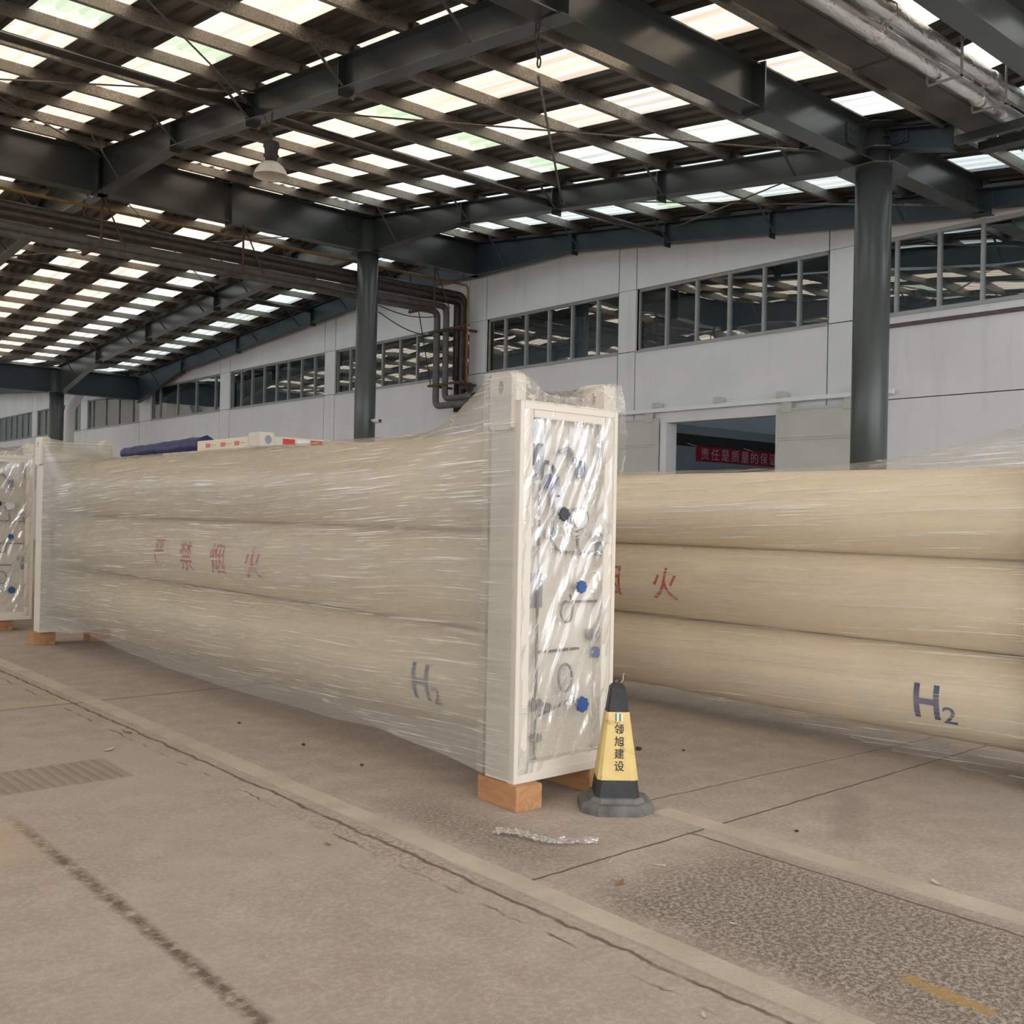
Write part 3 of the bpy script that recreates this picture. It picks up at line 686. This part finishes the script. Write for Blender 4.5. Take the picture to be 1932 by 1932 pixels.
# security camera on the ridge column
t = thing('security_camera', 'small white security camera on the ridge column', 'camera', (11.4, 17.6, 0))
obj('bracket', T([(.02, -.2, 3.42), (.03, -.34, 3.42)], .018, 8), 'white', t)
obj('housing', bbox(-.03, .09, -.50, -.30, 3.36, 3.44, bev=.015), 'white', t, True); obj('lens', cyl((.03, -.5, 3.40), .028, -.02, 'Y', 14), 'black', t)
# white rain pipe by the far column
one('rain_pipe', T(bend([(12.45, 37.6, 5.75), (12.3, 37.5, 5.45), (12.05, 37.6, 5.0), (12.05, 37.6, .02)], .2), .17, 16), 'white', 'pale rain pipe with bend beside the far column', 'pipe')

# ------------------------------------------------------------------ sliding door
t = thing('door_rail', 'white overhead rail of the sliding door on three brackets', 'rail', (0, 0, 0))
obj('rail', bbox(14.24, 14.31, 7.75, 15.0, 3.50, 3.57), 'white', t)
for y in (12.36, 10.98, 9.70, 8.3): obj('bracket', bbox(14.22, 14.39, y-.07, y+.07, 3.57, 3.68, bev=.01), 'door', t)
struct(obj('trim_8', bbox(14.36, 14.42, 9.6, 12.5, 3.31, 3.50), 'wall'), 'white lintel board over the door opening')
struct(obj('trim_9', bbox(14.35, 14.64, 12.18, 12.33, 0, 3.31), 'wall'), 'white jamb of the door opening')
for k, (a, b, lab) in enumerate(((12.34, 15.0, 'left'), (8.28, 9.80, 'right'))):
    root = bpy.data.objects.new('door_%d' % (k+1), None); COL.objects.link(root); struct(root); root['label'] = 'grey metal sliding door leaf, %s one' % lab
    obj('leaf', bbox(14.29, 14.34, a, b, .03, 3.40), 'door', root)
    bm = BM(); fr = .035
    obj('edge_frame', B(14.275, 14.292, a, a+fr, .03, 3.40), 'door', root); obj('edge_frame', B(14.275, 14.292, b-fr, b, .03, 3.40), 'door', root)
    for z in (3.365, 2.92, 2.88, 1.6): obj('rib', B(14.278, 14.292, a+fr, b-fr, z, z+.02), 'door', root)
    for y in (a+.2, b-.2): obj('hanger_plate', B(14.27, 14.30, y-.09, y+.09, 3.33, 3.50), 'door', root)
# banner inside, tied to the beam
t = thing('red_banner', 'red cloth banner with white characters inside the doorway', 'banner', (0, 0, 0))
bm = BM()
grid(bm, 24, 3, lambda u, v: (17.5+u*4.2, 14.02+.03*math.sin(u*22), 2.82+v*.33))
obj('cloth', bm, 'banner', t, True)
for x in (17.55, 19.6, 21.6): obj('tie', T([(x, 14.02, 3.14), (x, 14.32, 3.22)], .01, 5), 'bannertext', t)
for i, ch in enumerate('责任是质量的保证'):
    u = 17.62+i*.36
    obj('printed_character', text_bm(ch, (0, .28, 0, .25), lambda a, b, u=u: (u+a, 13.975, 2.86+b)), 'bannertext', t)

# ------------------------------------------------------------------ gas container (three stacked tubes in a frame), local coords: x 0..0.76, y 0..8.34
CW, CL, CH = .76, 8.34, 2.065
TZ = [.445, 1.045, 1.64]; TR, TXC = .30, .38
def cyl_x(z, zc): 
    d = max(-1, min(1, (z-zc)/TR)); return TXC - TR*math.sqrt(max(0, 1-d*d)) - .003
def make_container(label, loc, film_m, hood_len=1.15, detail=True, close=True, hem_on=True):
    root = thing('gas_tube_container', label, 'gas container', loc, 'wrapped gas tube containers')
    for k, zc in enumerate(TZ):
        prof = [(.05, .20)] + [(TR*math.sin(a*math.pi/16), .27-.06*math.cos(a*math.pi/16)) for a in range(2, 9)]
        prof += [(TR, 8.0)] + [(TR*math.cos(a*math.pi/16), 8.0+.06*math.sin(a*math.pi/16)) for a in range(1, 7)] + [(.05, 8.07)]
        obj('pressure_tube', L(prof, (TXC, 0, zc), 'Y', 48), 'cream', root, True)
    for side, (y0, y1, yf) in enumerate(((0, .24, -.004), (CL-.24, CL, CL))):
        fr = obj('end_frame', bbox(.003, .10, y0, y1, .002, CH-.002, bev=.004), 'creamw', root)
        obj('post', bbox(CW-.10, CW-.003, y0, y1, .002, CH-.002, bev=.004), 'creamw', fr)
        obj('rail', bbox(.10, CW-.10, y0+.002, y1-.002, .003, .10, bev=.004), 'creamw', fr); obj('rail', bbox(.10, CW-.10, y0+.002, y1-.002, CH-.09, CH-.003, bev=.004), 'creamw', fr)
        yb = .07 if side == 0 else CL-.09
        obj('back_plate', B(.06, CW-.06, yb, yb+.012, .05, CH-.04), 'creamw', fr)
        for s in (0, 1):                       # lifting lugs with an oval hole
            x0 = -.03 if s == 0 else CW-.075; x1 = x0+.105; yy0 = .04 if side == 0 else CL-.22; yy1 = yy0+.18; z0, z1 = CH-.16, CH+.155
            cy_, cz = (yy0+yy1)/2, z1-.085; no, ni = [], []
            for k in range(48):
                a = 2*math.pi*k/48; c_, s_ = math.cos(a), math.sin(a)
                q = min(((.09 if c_ > 0 else .09)/abs(c_)) if abs(c_) > 1e-6 else 9, ((z1-cz) if s_ > 0 else (cz-z0))/abs(s_) if abs(s_) > 1e-6 else 9)
                py, pz = c_*q, s_*q
                if s_ > 0 and abs(py) > .055 and pz > .05:
                    f_ = 1-.12*min(1, (abs(py)-.055)/.035)*min(1, (pz-.05)/.035); py *= f_; pz *= f_
                no.append((cy_+py, cz+pz)); ni.append((cy_+.021*c_, cz+.036*s_))
            bm = BM(); vr = loft(bm, [[(x0, *p) for p in no], [(x1, *p) for p in no], [(x1, *p) for p in ni], [(x0, *p) for p in ni]], True, False)
            for k in range(48): bm.faces.new((vr[3][k], vr[3][(k+1) % 48], vr[0][(k+1) % 48], vr[0][k]))
            obj('lifting_lug', bm, 'creamw', root)
    # rim of the near end: four thin edge strips
    rim = obj('panel_rim', bbox(0, .03, -.006, .05, 0, CH, bev=.002), 'creamw', root)
    obj('edge_strip', bbox(CW-.03, CW, -.006, .05, 0, CH, bev=.002), 'creamw', rim); obj('edge_strip', bbox(.03, CW-.03, -.006, .05, CH-.045, CH, bev=.002), 'creamw', rim); obj('edge_strip', bbox(.03, CW-.03, -.006, .05, 0, .045, bev=.002), 'creamw', rim)
    # painted writing on the tubes
    for ch, yc, wd in (('严', 4.99, .23), ('禁', 4.41, .25), ('烟', 3.80, .26), ('火', 3.18, .26)):
        obj('painted_character', text_bm(ch, (-wd/2, wd/2, -.13, .13), lambda a, b, yc=yc: (cyl_x(1.035+b, TZ[1]), yc-a, 1.035+b), .006, 8), 'red', root)
    obj('painted_letter', text_bm('H', (-.085, .085, -.112, .112), lambda a, b: (cyl_x(.415+b, TZ[0]), .965-a, .415+b), .02, 8), 'blue', root)
    obj('painted_digit', text_bm('2', (-.045, .045, -.055, .055), lambda a, b: (cyl_x(.345+b, TZ[0]), .815-a, .345+b), .012, 6), 'blue', root)
    if detail: end_fittings(root)
    # --- film: lofted from a rectangle at the end frames to the stadium outline of the tubes
    def outline_tube(t):                       # t 0..1 from bottom front up, over the crown, down the back
        zb = TZ[0]-.27; zc = TZ[2]; r = TR+.028; L1 = zc-zb; LA = math.pi*r; tot = 2*L1+LA; s = t*tot
        if s < L1: return (TXC-r, zb+s)
        if s < L1+LA: a = (s-L1)/r; return (TXC-r*math.cos(a), zc+r*math.sin(a))
        return (TXC+r, zc-(s-L1-LA))
    def outline_box(t, top):
        a, b, zb = -.012, CW+.012, .0; L1 = top-zb; L2 = b-a; tot = 2*L1+L2; s = t*tot
        if s < L1: return (a, zb+s)
        if s < L1+L2:
            q = (s-L1)/L2; return (a+q*L2, top-.06*math.sin(math.pi*q))
        return (b, top-(s-L1-L2))
    NY, NT = 110, 64; rings = []
    for i in range(NY+1):
        y = .245+(CL-.49)*i/NY
        wn = max(0, 1-(y-.24)/hood_len); wf = max(0, 1-(CL-.24-y)/.6)
        wt = max(wn**1.6, wf**1.5)
        ws = max(max(0, 1-(y-.24)/2.6)**1.3, max(0, 1-(CL-.24-y)/2.0)**1.3)*.92
        ring = []
        top = CH+.165
        for j in range(NT+1):
            t = j/NT; a = outline_tube(t); b = outline_box(t, top)
            tu = sm((a[1]-1.15)/.65); wgt = ws*(1-tu)+wt*tu
            x = a[0]+(b[0]-a[0])*wgt; z = a[1]+(b[1]-a[1])*wgt
            n = mnoise.noise((x*2+3, y*.5, z*14+y*.3))*.006*(1-wgt*.5) + mnoise.noise((5, y*.8, z*3))*.004
            if tu > .5: n += .010*mnoise.noise((x*5+y*4, y*9-x*6, 7))
            x += n*(-1 if t < .5 else 1); z += n*.8 if tu > .6 else 0
            if t < .02 or t > .98: z += .03*mnoise.noise((y*1.3, 4, t))
            ring.append((x, y, z))
        rings.append(ring)
    bm = BM(); loft(bm, rings, closed=False)
    fo = obj('stretch_film', bm, film_m, root, True); fo['label'] = 'translucent stretch film wound round the tubes'
    if close:
        # loose hem of the clear bag hanging below the wound film
        def hem(u, v):
            y = .35+u*7.0; s = math.sin(math.pi*min(1, u*1.03)**.9)
            zt = .17+.03*mnoise.noise((y, 2, 0)); zb = .13-.125*s**.7+.012*mnoise.noise((y*2.2, 0, 0))
            return (.085+.03*mnoise.noise((y*.9, 1, 0))*v+.02*v, y, max(-.12, zt+(zb-zt)*v))
        if hem_on: bm = BM(); grid(bm, 60, 6, hem); obj('film_hem', bm, 'hem', root, True)
        # wound bands over the near corner post and sheet over the end panel
        def front(u, v):
            z = .045+v*1.975; x = .031+u*(CW-.062)
            n = .012*mnoise.noise((x*9-z*4, z*3, 1))+.008*mnoise.noise((x*22-z*9, z*6, 5))
            e = min(1, min(u, 1-u)/.06)
            d = -.002 + (.022*math.sin(math.pi*u)*(.5+.5*mnoise.noise((x*2, z*1.5, 8))) + n)*e
            return (x, max(-.004, min(d, .03)), z)
        bm = BM(); grid(bm, 60, 130, front); obj('end_sheet', bm, 'sheet', root, True)['label'] = 'clear plastic sheet creased over the end panel'
        def hood(u, v):                         # from the rim up to the lugs and back over the end frame
            x = -.035+u*(CW+.07)+ (.05*sm((u-.86)/.14)*math.sin(math.pi*min(1, v*1.3)))
            lug = max(1-min(1, abs(u-.07)/.30), 1-min(1, abs(u-.93)/.28))
            ztop = CH+.055+.112*sm(lug)+(.012*mnoise.noise((x*9, v*6, 3)))
            if v < .55: q = v/.55; y = -.012+q*.06; z = CH-.01+(ztop-CH+.01)*q
            else: q = (v-.55)/.45; y = .048+q*.2; z = ztop-.01*q
            return (x, y+.008*mnoise.noise((x*11, v*5, 0)), z)
        bm = BM(); grid(bm, 48, 20, hood); obj('film_hood', bm, 'hood', root, True)['label'] = 'clear film hood stretched between the lifting lugs'
        def postwrap(u, v): 
            return (-.034-.006*abs(mnoise.noise((u*3, v*30, 0))), -.004+u*.27, .03+v*2.19)
        bm = BM(); grid(bm, 10, 60, postwrap); obj('post_film', bm, 'post', root, True)
        # gathered corner of film sticking out on the right of the panel
        def gather(u, v):
            x = CW+.005+.075*math.sin(math.pi*u)*(1-v*.55)*(.8+.5*mnoise.noise((u*4, v*5, 1))); z = 1.62+.60*u-.05*v; y = -.02+.2*v
            return (x, y+.012*mnoise.noise((u*9, v*3, 0)), z)
        bm = BM(); grid(bm, 26, 8, gather); obj('film_gather', bm, 'hood', root, True)
    return root

def end_fittings(root):
    yb = .068                                # face of the recessed plate
    def P(name, bm, m, par=root, s=False): return obj(name, bm, m, par, s)
    # small bore piping
    lx, rx = .195, .735-.02
    P('pipe', T([(lx, .045, .10), (lx, .045, 1.62)], .008, 8), 'rod'); P('pipe', T([(.71, .04, .25), (.71, .04, 1.30)], .016, 10), 'tag')
    P('pipe', T([(lx, .045, .69), (.52, .045, .69)], .008, 8), 'rod'); P('pipe', T(bend([(.45, .045, .96), (.64, .045, .955), (.70, .045, .955)], .05), .007, 8), 'rod')
    P('pipe', T([(lx, .045, .33), (.46, .045, .40)], .008, 8), 'rod')
    P('hose', T(bend([(.285, .03, 1.42), (.278, .03, 1.30), (.33, .03, 1.245), (.49, .03, 1.235), (.65, .03, 1.24)], .08, 8), .009, 8), 'rod', s=True)
    P('gauge_stem', T(bend([(.485, .03, 1.42), (.475, .03, 1.32), (.49, .03, 1.24)], .05), .009, 8), 'rod')
    P('hose', T(bend([(.43, .03, 1.0), (.45, .03, .95), (.38, .03, .97), (.355, .03, .90), (.385, .03, .845), (.44, .03, .85), (.455, .03, .95)], .07, 8), .007, 8), 'rod', s=True)
    P('hose_loop', T([(.405+.052*math.cos(a*math.pi/10), .03, .535+.075*math.sin(a*math.pi/10)) for a in range(21)], .008, 8), 'tag', s=True)
    # gauge
    ga = P('pressure_gauge', L([(.062, .045), (.066, .04), (.066, .012), (.058, .008), (.058, .011)], (.485, 0, 1.432), 'Y', 28), 'tag', s=False)
    P('dial', cyl((.485, .0105, 1.432), .056, .002, 'Y', 28), 'tapewhite', ga)
    # valves
    def knob(x, z, r, m):
        k = P('valve', cyl((x, .012, z), .018, .055, 'Y', 12), 'chrome')
        bm = BM(); pts = []
        for a in range(32):
            th = 2*math.pi*a/32; rr = r*(1+.10*math.cos(8*th)); pts.append((x+rr*math.cos(th), z+rr*math.sin(th)))
        prism(bm, pts, -.004, .018, 'Y'); obj('knob', bm, m, k)
    knob(.345, 1.455, .036, 'knobblack'); knob(.495, 1.045, .034, 'knobblue'); knob(.52, .375, .042, 'knobblue')
    for (x, z, a, b, m) in ((.155, 1.93, .04, .05, 'chrome'), (.16, 1.865, .045, .04, 'chrome'), (.165, 1.79, .035, .05, 'tag'), (.17, 1.71, .028, .07, 'knobblack'), (.275, 1.635, .045, .04, 'knobblue'), (.305, 1.585, .035, .035, 'chrome'), (.315, 1.52, .03, .04, 'chrome')):
        P('valve_block', bbox(x-a, x+a, .006, .066, z-b, z+b, bev=.012), m, s=False)
    P('hose', T(bend([(.17, .03, 1.66), (.20, .02, 1.75), (.27, .02, 1.72), (.31, .02, 1.60)], .06), .012, 8), 'blackrod', s=True)
    P('hose', T(bend([(.33, .03, 1.80), (.40, .03, 1.83), (.47, .03, 1.72), (.49, .03, 1.66)], .08), .014, 8), 'tag', s=True)
    for (x, z, a, b, m) in ((.69, 1.90, .03, .05, 'tag'), (.69, 1.81, .035, .045, 'tag'), (.50, 1.71, .022, .05, 'knobblue'), (.66, 1.33, .05, .012, 'tag'), (.70, 1.27, .05, .055, 'tag'), (.755-.02, 1.36, .02, .025, 'knobblue'), (.71, .99, .028, .05, 'tag'), (.71, .64, .03, .05, 'tag'), (.62, .765, .03, .03, 'tag'), (.66, .66, .025, .03, 'knobblue'), (.70, .43, .025, .05, 'tag'), (.195, .40, .028, .035, 'tag'), (.26, .385, .03, .02, 'tag'), (.195, .22, .03, .02, 'tag')):
        P('fitting', bbox(x-a, x+a, .01, .066, z-b, z+b, bev=.008), m)
    P('name_plate', B(.12, .24, .055, .067, .935, 1.125), 'tag')
    tg = P('warning_tag', B(.24, .335, .035, .042, 1.325, 1.37), 'tapewhite')
    for x in (.25, .275, .30): P('tag_mark', B(x, x+.014, .033, .0355, 1.33, 1.365), 'teal', tg)
    P('label_sheet', B(.43, .60, .060, .067, 1.72, 1.95), 'tapewhite')

cont = make_container('film wrapped gas tube container in the middle, its panel end beside the cone', (3.644, 4.11, .135), 'film')
cont2 = make_container('film wrapped gas tube container on the right, sitting low on the floor', (6.33, 2.25, .012), 'film2', 1.9, True, True, False)
cont3 = copy_tree(cont); cont3.location = (3.25, 13.78, .135); cont3['label'] = 'film wrapped gas tube container at the far left edge, valve panel showing'

# timber blocks under the containers
def block(x, y, wx, wy, h, lab, rz=0):
    o = obj('timber_block', bbox(-wx/2, wx/2, -wy/2, wy/2, 0, h, bev=.004), 'wood', None, False, (x, y, 0)); o.rotation_euler.z = rz
    tag(o, lab, 'timber block', 'timber blocks under the containers')
block(3.722, 4.225, .18, .35, .134, 'pale pine block under the front corner of the middle container, end grain showing', R(-4))
block(4.33, 4.31, .22, .42, .134, 'dark pine block half hidden behind the cone')
block(3.70, 12.33, .24, .22, .134, 'short brown block under the far end of the middle container')
block(4.32, 12.33, .24, .22, .134, 'short block under the far rear corner of the middle container')
block(3.70, 14.0, .22, .28, .134, 'orange-brown block under the far left container')
block(3.95, 21.8, .5, .25, .134, 'block under the far end of the far left container')
for y in (2.45, 10.4): block(6.72, y, .8, .15, .012, 'thin timber shim under the right container, %s end' % ('near' if y < 5 else 'far'))

# ------------------------------------------------------------------ cream trailer frame and tarpaulin behind
t = thing('cargo_trailer', 'cream trailer frame with red and white reflective tape behind the middle container', 'trailer', (6.0, 11.62, 0))
obj('body', bbox(.05, 2.4, .1, 8.6, .25, 2.34, bev=.01), 'cream', t)
for x in (.1, 2.1):
    for y in (.3, 8.0): obj('leg', B(x, x+.2, y, y+.2, 0, .26), 'cream', t)
sr = obj('side_rail', bbox(0, .09, .3, 1.80, 2.36, 2.50, bev=.006), 'cream', t)
obj('side_rail', bbox(0, .07, .25, 3.0, 2.30, 2.37, bev=.004), 'cream', t)
er = obj('end_rail', bbox(.2, 2.4, 0, .09, 2.39, 2.50, bev=.006), 'creamw', t)
cc = obj('corner_casting', bbox(-.015, .20, -.015, .28, 2.36, 2.545, bev=.012), 'creamw', t)
ov = [(.11+.045*math.cos(a*math.pi/8), 2.455+.055*math.sin(a*math.pi/8)) for a in range(16)]
bm = BM(); prism(bm, ov, -.018, .0, 'Y'); obj('casting_hole', bm, 'tag', cc)
for i, x in enumerate((.32, .52, .72, .92, 1.12, 1.32)):
    obj('reflective_tape', B(x, x+.17, -.004, .001, 2.41, 2.48), 'tapered' if i % 2 == 0 else 'tapewhite', er)
for y in (.55, .95, 1.40):
    obj('reflective_tape', B(-.004, .001, y, y+.13, 2.40, 2.455), 'tapered', sr); obj('reflective_tape', B(-.004, .001, y-.16, y-.02, 2.425, 2.433), 'tag', sr)
bm = BM(); rings = []
for i in range(41):
    y = 13.42+2.95*i/40; k = 1-.25*(i/40); ring = []
    for j in range(16):
        a = 2*math.pi*j/16; r = .115*k*(1+.22*mnoise.noise((math.cos(a)*2, y*2.2, math.sin(a)*2))+.1*mnoise.noise((a, y*7, 3)))
        ring.append((6.14+1.2*r*math.cos(a), y, 2.345+.115*k+r*1.05*math.sin(a)))
    rings.append(ring)
loft(bm, rings)
t = thing('rolled_tarpaulin', 'dark blue rolled tarpaulin on top of the cream trailer', 'tarpaulin', (0, 0, 0))
obj('roll', bm, 'tarp', t, True)
for i in range(9): obj('eyelet_strap', B(6.0, 6.02, 13.7+.3*i, 13.73+.3*i, 2.335, 2.38), 'black', t)

# ------------------------------------------------------------------ traffic cone
t = thing('traffic_cone', 'black and yellow square traffic cone with Chinese lettering beside the wrapped container', 'traffic cone', (4.135, 3.82, 0))
t.rotation_euler.z = yaw - math.pi/2 + R(1)
def octa(h, c, z): return [(-h+c, -h, z), (h-c, -h, z), (h, -h+c, z), (h, h-c, z), (h-c, h, z), (-h+c, h, z), (-h, h-c, z), (-h, -h+c, z)]
bm = BM(); loft(bm, [octa(.197, .085, 0), octa(.197, .085, .03), octa(.175, .078, .052), octa(.15, .055, .056), octa(.135, .045, .075), octa(.122, .022, .08)]); obj('base', bm, 'dust', t)
def half(z): return .120-(z-.075)*(.120-.040)/(.665-.075)
bm = BM(); loft(bm, [octa(half(z), half(z)*.2, z) for z in (.075, .18, .40, .53, .655)] + [octa(.030, .010, .672), octa(.018, .008, .676)]); obj('body', bm, 'black', t)
bm = BM(); loft(bm, [octa(half(z)+.0035, half(z)*.2, z) for z in (.172, .30, .42, .528)], cap=False); sl = obj('sleeve', bm, 'sleeve', t)
def onface(u, z, d=.0055): return (u, -half(z)-d, z)
for i, ch in enumerate('领旭建设'):
    zc = .440-.0645*i
    obj('printed_character', text_bm(ch, (-.026, .026, -.0265, .0265), lambda a, b, zc=zc: onface(a+.006, zc+b), .014), 'black', sl)
for i in range(4):
    obj('printed_logo', text_bm('I', (0, .007, 0, .045-.003*i), lambda a, b, i=i: onface(a-.016+.011*i, .480+b)), 'teal' if i % 2 == 0 else 'tapewhite', sl)
obj('printed_swoosh', tube(BM(), [onface(-.022+.004*k, .476-.004*math.sin(k*.35), .006) for k in range(8)], .003, 6), 'orange', sl)
obj('hook', T(bend([(-.02, 0, .672), (-.02, 0, .70), (.012, 0, .70), (.012, 0, .672)], .02), .005, 8), 'black', t, True)
obj('wire', T(bend([(.012, -.01, .675), (.03, -.01, .69), (.028, -.01, .72), (.035, -.01, .73)], .02), .0025, 6), 'straw', t, True)

# ------------------------------------------------------------------ litter on the floor
def scrapfn(u, v):
    x = (u-.5)*.52; y = (v-.5)*(.07+.10*mnoise.noise((u*5, 0, 3))**2+.16*max(0, .22-u))+.035*math.sin(u*7+.6)
    return (x, y+.02*mnoise.noise((u*9, v*6, 2)), .012+.020*abs(mnoise.noise((u*14, v*5, 0)))+.014*abs(mnoise.noise((u*30, v*11, 4))))
bm = BM(); grid(bm, 90, 14, scrapfn)
o = obj('plastic_scrap', bm, 'scrap', None, True, (3.43, 3.63, 0)); o.rotation_euler.z = R(-56); tag(o, 'crumpled strip of clear plastic film on the floor in front of the timber block', 'plastic scrap')
def leaf(x, y, s, rz, lab, m='leaf', nm='dry_leaf'):
    bm = BM()
    def fn(u, v):
        a = (u-.5)*2; wdt = .42*math.sqrt(max(0, 1-a*a))*(1-.25*a)
        return (a*s, (v-.5)*2*wdt*s, .003+.25*s*abs(v-.5)*(1+a)+.10*s*(a*a))
    grid(bm, 10, 4, fn); bmesh.ops.remove_doubles(bm, verts=bm.verts, dist=1e-5)
    o = obj(nm, bm, m, None, True, (x, y, .001)); o.rotation_euler.z = rz; tag(o, lab, 'leaf', 'dry leaves on the floor')
leaf(3.29, 3.0, .030, .4, 'curled brown leaf on the dark rough floor patch nearest the floor joint')
leaf(4.39, 2.14, .028, 1.2, 'yellowish leaf on the pale edging strip at right', 'straw')
leaf(2.73, 7.15, .045, 2.0, 'dark dry leaf beside the long floor strip at left')
leaf(2.44, 6.70, .040, .2, 'pale dry leaf near the patched rectangle of floor', 'straw')
leaf(2.57, 4.21, .022, 1.6, 'small curled brown leaf on the near slab, left of the plastic scrap')
leaf(2.63, 2.03, .016, .9, 'tiny tan leaf on the near slab at the bottom', 'straw')
leaf(3.31, 2.42, .018, 2.4, 'small faded leaf in the middle of the rough floor patch', 'straw')
for x, y, rz, lab in ((3.47, 3.22, .3, 'short pale straw on the floor joint'), (3.60, 3.05, 2.2, 'second pale straw by the rear strip'), (2.93, 6.2, 1, 'pale straw on the long floor strip')):
    o = obj('straw', T([(-.03, 0, .004), (.03, .004, .006)], .003, 6), 'straw', None, True, (x, y, 0)); o.rotation_euler.z = rz; tag(o, lab, 'straw', 'straws on the floor')
for x, y, s, lab in ((5.27, 4.66, .022, 'black dirt clod on the floor right of the cone'), (5.5, 4.46, .011, 'small dark crumb right of the bigger clod'), (3.52, 6.10, .014, 'dark crumb under the film hem, middle one'), (3.53, 5.4, .012, 'dark crumb under the film hem, nearest the timber block'), (4.55, 2.95, .010, 'tiny dark crumb on the open floor at right'), (3.5, 7.0, .012, 'dark crumb under the film hem, farthest one')):
    bm = BM(); bmesh.ops.create_icosphere(bm, subdivisions=2, radius=s)
    for v in bm.verts: v.co *= 1+.35*mnoise.noise(v.co*60+Vector((x, y, 0))); v.co.z = v.co.z*.6+s*.5
    tag(obj('dirt_clod', bm, 'dirt', None, True, (x, y, 0)), lab, 'dirt clod', 'crumbs on the floor')
